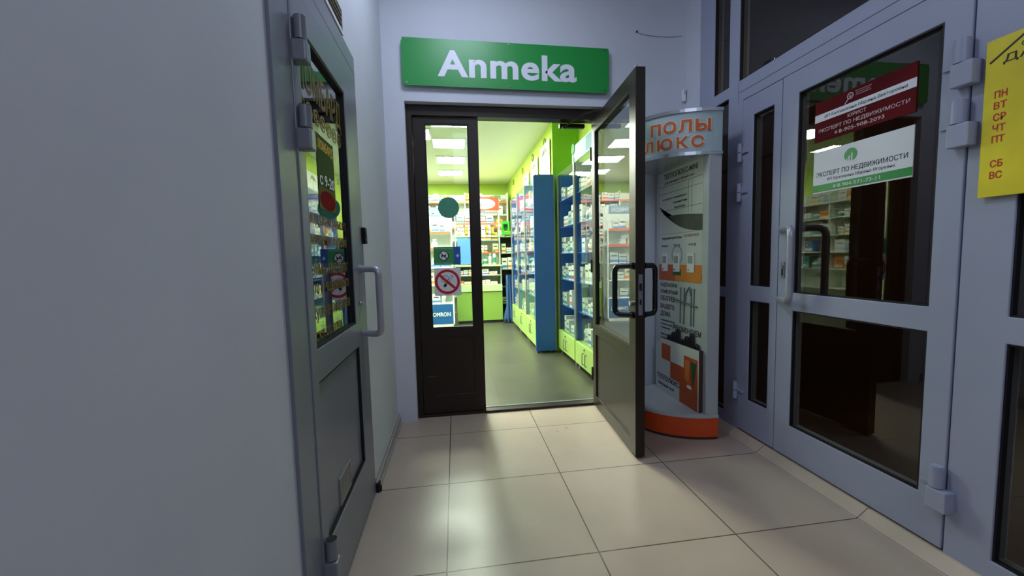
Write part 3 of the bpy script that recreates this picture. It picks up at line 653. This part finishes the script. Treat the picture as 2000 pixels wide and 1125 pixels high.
# ================================================================== pharmacy interior
CZ = 2.80
M_lime = mat('lime_wall', '#c0da62', .7, noise=.03, scale=2); M_pceil = mat('pharmacy_ceiling', '#e8ecd0', .8)
M_limep = mat('lime_pillar', '#86c23a', .65)
M_pfloor = tile_mat('grey_vinyl', '#4f4f40', '#4a4a3c', '#42423a', .6, .6, .003, .26, .22, .2, .1)
M_blue = mat('cabinet_blue', '#2c60c0', .35, noise=.02); M_limec = mat('cabinet_lime', '#a0bd68', .4, noise=.02)
bm = NB(); box(bm, -3.3, 1.75, 1.66, 7.5, -.1, 0); struct('floor', bm, M_pfloor, 'dark grey vinyl floor of the bright pharmacy', 'floor')
bm = NB(); box(bm, -3.3, 1.75, 1.653, 7.5, CZ, CZ+.1); struct('ceiling', bm, M_pceil, 'pale ceiling of the bright pharmacy with square lamps', 'ceiling')
bm = NB(); box(bm, -3.3, 1.75, 7.5, 7.6, 0, CZ); struct('wall_far', bm, M_lime, 'lime green far wall of the pharmacy behind the counters', 'wall')
bm = NB(); box(bm, -3.4, -3.3, 1.66, 7.6, 0, CZ); struct('wall_left', bm, M_lime, 'lime green left wall of the pharmacy', 'wall')
bm = NB(); box(bm, 1.60, 1.75, 1.66, 3.35, 0, CZ); struct('wall_right', bm, M_lime, 'lime green right wall above the near blue cabinets', 'wall')
bm = NB(); box(bm, 1.278, 1.75, 3.35, 7.5, 0, CZ); struct('wall_inner', bm, M_lime, 'lime green wall above the far row of blue cabinets', 'wall')
bm = NB(); box(bm, 1.274, 1.60, 3.335, 3.352, 0, CZ); struct('trim_3', bm, M_limep, 'deep green wall step between the near and far blue cabinets', 'wall')
bm = NB(); box(bm, -3.3, -.24, 1.653, 1.70, 0, CZ); box(bm, 1.2, 1.75, 1.653, 1.70, 0, CZ); box(bm, -.24, 1.2, 1.653, 1.70, 2.275, CZ); struct('wall_near', bm, M_lime, 'inside face of the pharmacy front wall around the doorway', 'wall')
# ceiling lamps
M_lamp = mat('lamp_diffuser', '#ffffff', .5, emit=('#f6ffec', 80))
lamp = Thing('ceiling_lamp', 'square recessed ceiling lamp nearest the pharmacy door', 'ceiling lamp', (.06, 3.40, CZ), group='square lamps of the pharmacy ceiling')
bm = NB(); wframe(bm, I4, -.24, .24, -.24, .24, [(-.215, .215, -.215, .215)], -.012, .0)
lamp.inv = None; lamp.part('frame', bm, M_white)
bm = NB(); box(bm, -.215, .215, -.215, .215, -.008, .0); lamp.part('diffuser', bm, M_lamp)
for (x, y) in ((-.42, 3.95), (.04, 4.35), (.06, 5.3), (.04, 6.3), (-1.3, 3.6), (-1.3, 5.0), (-1.3, 6.3), (-2.4, 4.3), (-2.4, 5.8)):
    dup(lamp.o, (x, y, CZ), 'square recessed ceiling lamp further inside the pharmacy')

# goods -------------------------------------------------------------
GM = [mat('box_white', '#e8e8e4', .5), mat('box_cream', '#e0d8bd', .5), mat('box_grey', '#b9bfc2', .5), mat('box_orange', '#e2892c', .5), mat('box_red', '#c4463a', .5),
      mat('box_blue', '#4f7fb8', .5), mat('box_teal', '#3f8f80', .5), mat('box_yellow', '#dcb93c', .5), mat('box_brown', '#6b4a2c', .5), mat('ink', '#2b2733', .6)]
def goods_mesh(name, kind, ma, mb):
    bm = NB()
    if kind == 'box':      # unit box, origin at its base; front is -y
        box(bm, -.5, .5, -.5, .5, 0, 1, mi=0); box(bm, -.5, .5, -.506, -.5, .12, .34, mi=1); box(bm, -.36, .30, -.506, -.5, .62, .72, mi=2)
    else:
        prof = [(.5, 0), (.5, .62), (.44, .70), (.26, .76), (.26, .80)]; n = 14
        def lathe(prof, mi):
            rg = [[bm.verts.new((r*math.cos(2*math.pi*k/n), r*math.sin(2*math.pi*k/n), z)) for k in range(n)] for r, z in prof]
            for a, b in zip(rg[:-1], rg[1:]):
                for k in range(n):
                    f = bm.faces.new([a[k], a[(k+1) % n], b[(k+1) % n], b[k]]); f.material_index = mi; f.smooth = True
            bm.faces.new(rg[0][::-1]).material_index = mi; bm.faces.new(rg[-1]).material_index = mi
        lathe(prof, 0); lathe([(.30, .80), (.30, 1.0)], 1); lathe([(.506, .15), (.506, .5)], 1)
    me = bpy.data.meshes.new(name); bm.to_mesh(me); bm.free()
    for m in (ma, mb, GM[9]): me.materials.append(m)
    return me
BOXES = [goods_mesh('medicine_box', 'box', GM[a], GM[b]) for a, b in ((0, 5), (0, 4), (0, 6), (0, 2), (1, 3), (0, 3), (2, 5), (1, 8), (5, 0), (6, 0), (3, 0), (4, 0), (7, 8), (0, 7))]
BOTS = [goods_mesh('medicine_bottle', 'bot', GM[a], GM[b]) for a, b in ((0, 2), (0, 5), (2, 0), (8, 0), (0, 6))]
def put(me, name, loc, dims, rz, label, group, cat='box'):
    o = bpy.data.objects.new(name, me); col.objects.link(o); o.location = loc; o.scale = dims; o.rotation_euler = (0, 0, rz)
    return tag(o, label, cat, group)
def row(p0, p1, z, depth, hmin, hmax, wmin, wmax, rz, label, blabel, group, pool=None, bot=.2, gap=.008, skip=.06):
    """fill a shelf from p0 to p1 with cartons and bottles"""
    p0, p1 = Vector((*p0, z)), Vector((*p1, z)); L = (p1-p0).length; d = (p1-p0)/L; s = 0
    while True:
        wd = random.uniform(wmin, wmax)
        if s+wd > L: break
        if random.random() > skip:
            c = p0+d*(s+wd/2); h = random.uniform(hmin, hmax)
            if random.random() < bot:
                r = min(wd, depth)*.9; put(random.choice(BOTS), 'medicine_bottle', c, (r, r, h), 0, blabel, group+' bottles', 'bottle')
            else:
                put(random.choice(pool or PALE), 'medicine_box', c, (wd-.004, depth, h), rz, label, group+' boxes')
        s += wd+gap
ORD = ['lowest', 'second lowest', 'third lowest', 'middle', 'fourth highest', 'third highest', 'second highest', 'topmost']
PALE = [BOXES[i] for i in (0, 1, 2, 3, 5, 13, 0, 3, 6, 4)]+BOXES
WHITEY = [BOXES[i] for i in (0, 1, 2, 3, 3, 5, 6)]
# blue display cabinets ---------------------------------------------
def cabinet(name, label, group, y0, y1, x0, x1, zb, zt, legz=.06):
    T = Thing(name, label, 'cabinet', ((x0+x1)/2, (y0+y1)/2, 0), group=group)
    bm = NB(); box(bm, x0+.012, x1, y0, y1, legz, zb, bev=.002); T.part('base', bm, M_limec, label='lime green base cupboard')
    ym = (y0+y1)/2
    for a, b, hy in ((y0+.004, ym-.002, ym-.04), (ym+.002, y1-.004, ym+.04)):
        bm = NB(); box(bm, x0, x0+.012, a, b, legz+.006, zb-.006, bev=.002); dr = T.part('door', bm, M_limec, label='lime green cupboard door')
        bm = NB(); tube(bm, bend([(x0, hy, zb-.075), (x0-.022, hy, zb-.075), (x0-.022, hy, zb-.185), (x0, hy, zb-.185)], .006, 3), .0045, 8); T.part('handle', bm, M_alul, dr)
    bm = NB(); tube(bm, [(x0-.006, ym+.03, zb-.04), (x0+.002, ym+.03, zb-.04)], .009, 12); T.part('lock', bm, M_gap)
    bm = NB(); box(bm, x1-.016, x1, y0, y1, zb, zt); T.part('back', bm, M_blue)
    for a, b in ((y0, y0+.018), (y1-.018, y1)):
        bm = NB(); box(bm, x0+.03, x1-.016, a, b, zb, zt); T.part('side_panel', bm, M_blue)
    bm = NB(); box(bm, x0+.01, x1, y0, y1, zt, zt+.012); T.part('top', bm, M_gclear)
    nsh = 5; zs = [zb+.004]
    for k in range(1, nsh+1):
        z = zb+(zt-zb)*k/(nsh+1); zs.append(z+.004)
        bm = NB(); box(bm, x0+.032, x1-.017, y0+.019, y1-.019, z-.004, z+.004); T.part('shelf', bm, M_blue)
    bm = NB(); box(bm, x0+.012, x0+.017, y0+.016, y1-.016, zb+.004, zt-.004); dr = T.part('glass_door', bm, M_gclear)
    bm = NB(); box(bm, x0+.004, x0+.026, y0, y0+.016, zb, zt); box(bm, x0+.004, x0+.026, y1-.016, y1, zb, zt); T.part('door_stile', bm, M_alul, dr, label='thin silver door stile')
    bm = NB(); tube(bm, [(x0-.01, y0+.05, zb+.80), (x0+.012, y0+.05, zb+.80)], .008, 10); T.part('knob', bm, M_chrome, dr)
    for yl in (y0+.05, y1-.05):
        for xl in (x0+.04, x1-.04):
            bm = NB(); tube(bm, [(xl, yl, 0), (xl, yl, legz)], .016, 10); T.part('leg', bm, M_alul)
    return zs
def stock(zs, y0, y1, x0, x1, who, hrow, pool=None, bot=.3, dens=.06, depth=.12, wr=(.05, .10)):
    for k, z in enumerate(zs):
        o = ORD[k] if k < 3 else ['third highest', 'second highest', 'topmost'][k-3]
        row(((x0+.05+depth/2), y1-.03), ((x0+.05+depth/2), y0+.03), z, depth, hrow[0], hrow[1], wr[0], wr[1], -math.pi/2,
            'medicine box on the %s shelf of the %s' % (o, who), 'medicine bottle on the %s shelf of the %s' % (o, who), '%s shelf of the %s' % (o, who), pool, bot, .008, dens)
zs = cabinet('display_cabinet', 'nearest blue glass cabinet on lime cupboards, beside the open door', None, 1.905, 2.575, 1.296, 1.58, .295, 2.13)
stock(zs, 1.905, 2.575, 1.296, 1.58, 'nearest blue cabinet', (.10, .20), WHITEY, .25, wr=(.06, .11))
zs = cabinet('display_cabinet', 'second blue glass cabinet on lime cupboards, before the green wall step', None, 2.590, 3.255, 1.296, 1.58, .295, 2.13)
stock(zs, 2.590, 3.255, 1.296, 1.58, 'second blue cabinet', (.10, .21), WHITEY, .25, wr=(.06, .11))
bm = NB(); box(bm, 1.018, 1.271, 3.268, 3.300, .03, 2.143, bev=.002)
EP = Thing('end_panel', 'tall plain blue panel closing the near end of the far cabinets', 'panel', (1.14, 3.28, 0)); EP.part('panel', bm, M_blue)
for xl in (1.05, 1.24):
    bm = NB(); tube(bm, [(xl, 3.284, 0), (xl, 3.284, .03)], .012, 10); EP.part('foot', bm, M_gap)
bm = NB(); box(bm, 1.262, 1.2725, 3.264, 3.268, .03, 2.143); EP.part('edge_strip', bm, M_alul, label='silver edge strip')
for i, (a, b) in enumerate(((3.305, 4.08), (4.09, 4.755), (4.765, 5.45))):
    nm = ('far row cabinet next to the tall blue panel', 'middle cabinet of the far row', 'last cabinet of the far row by the counter')[i]; who = ('far cabinet by the blue panel', 'middle far cabinet', 'last far cabinet')[i]
    zs = cabinet('display_cabinet', 'blue glass '+nm, None, a, b, 1.04, 1.27, .37, 2.16)
    stock(zs, a, b, 1.04, 1.27, who, (.10, .20), None, .35, wr=(.06, .12), depth=.11)
bm = NB(); box(bm, 1.095, 1.215, 3.40, 3.60, .374, .62); single('carton', bm, GM[3], 'big orange carton low in the far row cabinet by the tall blue panel', 'carton')

# posters on the cabinets
def leaf_poster(name, label, y0, y1, z0, z1, x, matl, leaf):
    T = Thing(name, label, 'poster', (x, (y0+y1)/2, z0)); F = frame((x, 0, 0), 'right')
    bm = NB(); box(bm, -y1, -y0, z0, z1, 0, .006, F); T.part('sheet', bm, matl)
    bm = NB(); cx = -(y0+y1)/2; cz = z0+(z1-z0)*.75
    for k in range(6):
        a = math.radians(-100+k*36); L = (z1-z0)*.42
        p = [(cx, cz), (cx+math.sin(a-.18)*L*.6, cz+math.cos(a-.18)*L*.45), (cx+math.sin(a)*L, cz+math.cos(a)*L*.55-.06), (cx+math.sin(a+.2)*L*.55, cz+math.cos(a+.2)*L*.3)]
        poly(bm, p, .006+.0003*k, .0065+.0003*k, F)
    box(bm, cx-.008, cx+.008, z0+.02, cz, .006, .0066, F); T.part('palm_drawing', bm, leaf)
M_pw = mat('poster_white', '#eef0e8', .5)
leaf_poster('poster', 'white palm poster above the far row cabinet next to the tall panel', 3.42, 3.98, 2.173, 2.62, 1.262, M_pw, mat('leaf_grey', '#8a9a80', .6))
leaf_poster('poster', 'white palm poster above the middle cabinet of the far row', 4.14, 4.62, 2.173, 2.58, 1.262, M_pw, mat('leaf_grey', '#8a9a80', .6))
leaf_poster('poster', 'white palm poster above the last cabinet of the far row', 4.82, 5.30, 2.173, 2.52, 1.262, M_pw, mat('leaf_grey', '#8a9a80', .6))
P = Thing('poster', 'pale blue poster with a round green badge above the near cabinets', 'poster', (1.33, 2.42, 2.143)); F = frame((1.33, 0, 0), 'right')
bm = NB(); box(bm, -2.70, -2.10, 2.143, 2.31, 0, .006, F, 0); box(bm, -2.26, -2.10, 2.165, 2.30, .006, .0065, F, 1); P.part('sheet', bm, [mat('poster_sky', '#b4d8e6', .6), mat('poster_sky_deep', '#6f9fc8', .6)])
bm = NB(); disc(bm, -2.655, 2.285, .055, .006, .012, F, n=28); poly(bm, [(-2.66, 2.16), (-2.645, 2.23), (-2.60, 2.15), (-2.63, 2.147)], .006, .008, F); P.part('badge', bm, mat('badge_green', '#2f8a44', .6), label='round green badge with a leaf')
for k, y in enumerate((3.75, 4.55, 5.45, 6.5)):
    bm = NB(); F = frame((1.278, 0, 0), 'right'); ring(bm, -y, 2.66, .040, .052, 0, .012, F, n=24); disc(bm, -y, 2.66, .040, 0, .005, F, n=24, mi=1)
    single('wall_fitting', bm, [mat('fitting_green', '#7d8f4a', .5), mat('fitting_light', '#b9cf86', .5)], 'small round fitting high on the lime wall, %s' % ('nearest of four', 'second from the door', 'third from the door', 'farthest of four')[k], 'fitting')

# counter -----------------------------------------------------------
def counter(label, x0, x1, y, who):
    T = Thing('service_counter', label, 'counter', ((x0+x1)/2, y+.25, 0))
    bm = NB(); box(bm, x0, x1, y, y+.03, .05, .58, bev=.002); T.part('front_panel', bm, mat('counter_lime', '#83a64a', .45), label='lime green front panel')
    bm = NB(); box(bm, x0+.02, x1-.02, y+.01, y+.5, 0, .05); T.part('plinth', bm, M_gap)
    bm = NB(); box(bm, x0, x1, y-.02, y+.5, .58, .70, bev=.003); T.part('lip', bm, mat('counter_pale_green', '#b8d89a', .4), label='pale green ledge')
    for a in (x0, x1-.02):
        bm = NB(); box(bm, a, a+.02, y+.02, y+.5, .70, 1.03); T.part('side_panel', bm, mat('counter_grey', '#8f9a98', .5))
    bm = NB(); box(bm, x0+.02, x1-.02, y+.32, y+.34, .70, 1.03); T.part('back', bm, mat('counter_grey', '#8f9a98', .5))
    bm = NB(); box(bm, x0+.02, x1-.02, y+.03, y+.32, .862, .872); T.part('shelf', bm, mat('counter_cream', '#d8d2a8', .5))
    bm = NB(); box(bm, x0-.01, x1+.01, y-.01, y+.52, 1.03, 1.055, bev=.003); T.part('top', bm, mat('counter_pale_green', '#b8d89a', .4))
    bm = NB(); box(bm, x0+.03, x1-.03, y+.06, y+.066, 1.055, 1.56); T.part('screen', bm, M_gclear, label='clear glass screen')
    bm = NB(); box(bm, x0+.04, x0+.34, y+.054, y+.060, 1.08, 1.54); T.part('blue_panel', bm, mat('panel_blue', '#5a8fd0', .4), label='light blue advertising panel on the screen')
    bm = NB(); box(bm, x0, x1, y+.05, y+.32, 1.56, 1.575); T.part('shelf', bm, mat('shelf_glass_edge', '#9fc0c4', .2))
    for a in (x0+.01, x1-.02):
        bm = NB(); tube(bm, [(a, y+.08, 1.055), (a, y+.08, 2.27)], .011, 10); T.part('post', bm, mat('post_white', '#cfd6d0', .4))
    for k, zz in enumerate((1.80, 2.0)):
        bm = NB(); box(bm, x0, x1, y+.10, y+.30, zz, zz+.012); T.part('shelf', bm, mat('shelf_glass_edge', '#9fc0c4', .2))
        bm = NB(); box(bm, x0, x1, y+.094, y+.10, zz-.02, zz+.016); T.part('shelf_strip', bm, mat('strip_orange', '#d8663c', .5) if k == 0 else mat('strip_grey', '#9aa0a0', .5))
    bm = NB(); tube(bm, [(x0+.01, y+.29, 1.575), (x0+.01, y+.29, 2.01)], .009, 8); tube(bm, [(x1-.02, y+.29, 1.575), (x1-.02, y+.29, 2.01)], .009, 8); T.part('rear_post', bm, mat('post_white', '#cfd6d0', .4))
    OR = [BOXES[i] for i in (10, 4, 12, 13, 5)]
    row((x0+.04, y+.10), (x1-.04, y+.10), .70, .12, .05, .09, .08, .14, 0, 'orange carton on the open ledge of '+who, 'bottle on the open ledge of '+who, 'open ledge of '+who, OR, 0)
    row((x0+.04, y+.12), (x1-.04, y+.12), .872, .12, .06, .12, .08, .15, 0, 'carton on the inner shelf of '+who, 'bottle on the inner shelf of '+who, 'inner shelf of '+who, [BOXES[i] for i in (0, 1, 4, 5, 3)], .15)
    row((x0+.38, y+.16), (x1-.06, y+.16), 1.055, .10, .10, .30, .06, .12, 0, 'item standing behind the screen of '+who, 'bottle standing behind the screen of '+who, 'worktop of '+who, [BOXES[i] for i in (8, 9, 0, 6)], .5)
    row((x0+.04, y+.18), (x1-.04, y+.18), 1.575, .10, .13, .20, .04, .08, 0, 'carton on the shelf over the screen of '+who, 'bottle on the shelf over the screen of '+who, 'shelf over the screen of '+who, [BOXES[i] for i in (0, 12, 7, 4, 3)], .1)
    row((x0+.04, y+.18), (x1-.04, y+.18), 1.812, .12, .12, .16, .10, .16, 0, 'wide carton on the orange-edged shelf of '+who, 'bottle on the orange-edged shelf of '+who, 'orange-edged shelf of '+who, WHITEY, .1)
    Sg = Thing('hanging_sign', 'red cash desk sign with a white oval over '+who, 'sign', ((x0+x1)/2, y+.06, 2.03)); F = frame((0, y+.068, 0), 'back')
    bm = NB(); box(bm, x0+.30, x1-.02, 2.03, 2.27, 0, .012, F); Sg.part('board', bm, mat('kassa_red', '#e0492c', .45))
    bm = NB(); disc(bm, x0+.54, 2.15, .20, .012, .014, F, ry=.092); Sg.part('oval', bm, M_white)
    bm = NB(); text(bm, 'касса', F, x0+.54, 2.14, .080, .29, .014, .001, .005); Sg.part('lettering', bm, mat('print_grey', '#5a5f66', .5))
    return T
counter('lime fronted cash desk counter at the far end of the pharmacy aisle', .08, .905, 5.75, 'the aisle counter')
counter('lime fronted cash desk counter behind the blue-footed display rack', -1.45, -.625, 5.75, 'the left counter')
# wall shelving behind the counters ---------------------------------
SH = Thing('shelving_unit', 'tall white medicine shelving along the far pharmacy wall', 'shelving', (-.6, 7.1, 0))
bm = NB(); box(bm, -2.4, 1.20, 7.18, 7.20, 0, 2.52); SH.part('back', bm, mat('shelf_white', '#e3e6da', .5))
for x in (-2.4, -1.5, -.6, .3, 1.18):
    bm = NB(); box(bm, x, x+.02, 6.90, 7.18, 0, 2.52); SH.part('upright', bm, mat('shelf_white', '#e3e6da', .5))
for k, z in enumerate((.4, .7, 1.0, 1.3, 1.56, 1.82, 2.08, 2.34)):
    bm = NB(); box(bm, -2.38, 1.18, 6.90, 7.18, z-.012, z); sh = SH.part('shelf', bm, mat('shelf_white', '#e3e6da', .5))
    bm = NB(); box(bm, -2.38, 1.18, 6.894, 6.90, z-.028, z+.002); SH.part('price_strip', bm, (mat('strip_grey', '#9aa0a0', .5), mat('strip_orange', '#d8663c', .5))[k % 2], sh)
for k, (z, lab) in enumerate(((1.3, 'lowest visible'), (1.56, 'second lowest visible'), (1.82, 'middle visible'), (2.08, 'second highest'), (2.34, 'topmost'))):
    for a, b, wh in ((-.57, .29, 'left bay'), (.33, 1.17, 'right bay')):
        row((a, 6.98), (b, 6.98), z, .14, .11, .19, .06, .15, 0, 'medicine box on the %s far wall shelf, %s' % (lab, wh), 'bottle on the %s far wall shelf, %s' % (lab, wh), '%s shelf %s of far shelving' % (lab, wh), None, .12, .008, .05)
# blue-footed display rack on the left -------------------------------
OM = Thing('display_rack', 'white display rack with blue foot panel behind the narrow pharmacy leaf', 'rack', (-.22, 5.66, 0)); rx0, rx1, ry0, ry1 = -.47, .035, 5.50, 5.82
for x in (rx0, rx1-.025):
    for y in (ry0, ry1-.025):
        bm = NB(); box(bm, x, x+.025, y, y+.025, 0, 2.06); OM.part('post', bm, M_white)
bm = NB(); box(bm, rx0+.025, rx1-.025, ry1-.015, ry1-.005, .04, 2.04); OM.part('back', bm, mat('rack_back', '#dfe3dc', .5))
F = frame((0, ry0+.012, 0), 'back')
bm = NB(); box(bm, rx0+.025, rx1-.025, .055, .395, -.01, .0, F); fp = OM.part('foot_panel', bm, mat('panel_navy', '#1c5a9c', .4), label='blue foot panel with white brand lettering')
bm = NB(); text(bm, 'OMRON', F, -.188, .225, .072, .305, 0, .001, .025); OM.part('lettering', bm, M_white, fp)
bm = NB(); box(bm, rx0+.025, rx1-.025, 1.90, 2.05, -.01, 0, F); hp = OM.part('header', bm, mat('panel_slate', '#6c7f90', .4), label='slate blue header with white brand lettering')
bm = NB(); text(bm, 'OMRON', F, (rx0+rx1)/2, 1.975, .07, .34, 0, .001, .025); OM.part('lettering', bm, M_white, hp)
bm = NB(); box(bm, rx0, rx1, ry0, ry1, .0, .045); OM.part('base', bm, M_white)
for k, z in enumerate((.40, .72, 1.02, 1.34, 1.62)):
    bm = NB(); box(bm, rx0+.02, rx1-.02, ry0+.01, ry1-.02, z, z+.012); sh = OM.part('shelf', bm, M_white)
    if k >= 3:
        bm = NB(); box(bm, rx0+.02, rx1-.02, ry0+.002, ry0+.010, z-.012, z+.028); OM.part('price_strip', bm, mat('strip_orange', '#d8663c', .5), sh)
    row((rx0+.04, ry0+.10), (rx1-.04, ry0+.10), z+.012, .12, .12, .22, .08, .15, 0, 'device box on the %s shelf of the blue-footed rack' % ORD[k if k < 3 else (6, 7)[k-3]], 'bottle on the %s shelf of the blue-footed rack' % ORD[k if k < 3 else (6, 7)[k-3]], '%s shelf of the blue-footed rack' % ORD[k if k < 3 else (6, 7)[k-3]], [BOXES[i] for i in (0, 3, 6, 4)], .1)
# narrow dark bay with loose goods between counter and cabinets
SB = Thing('side_shelf', 'narrow dark shelf bay between the counter and the far cabinets', 'shelving', (1.03, 6.0, 0))
bm = NB(); box(bm, .93, 1.20, 6.28, 6.30, 0, 1.60); SB.part('back', bm, mat('bay_dark', '#2c2c2c', .6))
for z in (.30, .62, .95, 1.25, 1.56):
    bm = NB(); box(bm, .93, 1.20, 6.02, 6.28, z, z+.015); SB.part('shelf', bm, mat('bay_shelf', '#7c9a9c', .5))
    row((.94, 6.10), (1.19, 6.10), z+.015, .12, .10, .22, .06, .12, 0, 'box in the narrow dark bay, %s shelf' % {.30: 'lowest', .62: 'second', .95: 'middle', 1.25: 'fourth', 1.56: 'top'}[z], 'bottle in the narrow dark bay, %s shelf' % {.30: 'lowest', .62: 'second', .95: 'middle', 1.25: 'fourth', 1.56: 'top'}[z], 'narrow dark bay shelf %d' % int(z*100), None, .2)
for a in (.92, 1.20):
    bm = NB(); box(bm, a, a+.012, 6.02, 6.30, 0, 1.60); SB.part('side_panel', bm, mat('bay_dark', '#2c2c2c', .6))
bm = NB(); wframe(bm, frame((0, 5.86, 0), 'back'), .905+.03, 1.08, 1.60, 1.85, [(.965, 1.05, 1.66, 1.80)], -.12, 0); 
bmesh.ops.translate(bm, verts=bm.verts, vec=(.02, .16, .005)); box(bm, .985, 1.07, 6.135, 6.139, 1.665, 1.805, mi=1)
single('display_box', bm, [mat('vivid_green', '#3fc63a', .4), mat('grey_inset', '#7a8a84', .5)], 'vivid green open-fronted box on the narrow dark bay', 'box')
# blue cloth hanging at the foot of the bay
bm = NB()
n = 12; rows_ = 10; vs = []
for j in range(rows_+1):
    z = .02+j*.085; wd = .06+.10*(1-j/rows_)
    vs.append([bm.verts.new((1.03+wd*(i/n-.5)*1.2, 5.62+.018*math.sin(i*1.4+j*.3)-.02*(1-j/rows_), z)) for i in range(n+1)])
for j in range(rows_):
    for i in range(n): bm.faces.new([vs[j][i], vs[j][i+1], vs[j+1][i+1], vs[j+1][i]])
so = single('bag', bm, mat('bag_blue', '#2c4f86', .6), 'blue folded bag standing between the counter and the last cabinet', 'bag', smooth=True)
sm = so.modifiers.new('thick', 'SOLIDIFY'); sm.thickness = .05

# shelving along the left pharmacy wall
LW = Thing('shelving_unit', 'white medicine shelving along the left wall of the pharmacy', 'shelving', (-3.15, 5.4, 0))
bm = NB(); box(bm, -3.29, -3.27, 3.9, 6.8, 0, 2.25); LW.part('back', bm, mat('shelf_white', '#e3e6da', .5))
for y in (3.9, 4.86, 5.82, 6.78):
    bm = NB(); box(bm, -3.27, -2.97, y, y+.02, 0, 2.25); LW.part('upright', bm, mat('shelf_white', '#e3e6da', .5))
for k, z in enumerate((.15, .5, .85, 1.15, 1.45, 1.75, 2.03)):
    bm = NB(); box(bm, -3.27, -2.97, 3.92, 6.78, z-.015, z); LW.part('shelf', bm, mat('shelf_white', '#e3e6da', .5))
    if z > .6:
        for j, (a, b) in enumerate(((3.95, 4.84), (4.90, 5.80), (5.86, 6.76))):
            wh = ('near', 'middle', 'far')[j]; lv = ('', '', 'lowest', 'second', 'third', 'fourth', 'top')[k]
            row((-3.07, a), (-3.07, b), z, .16, .12, .22, .09, .20, math.pi/2, 'medicine box on the %s shelf of the left wall shelving, %s bay' % (lv, wh), 'bottle on the %s shelf of the left wall shelving, %s bay' % (lv, wh), '%s shelf %s bay of left wall shelving' % (lv, wh), None, .1)
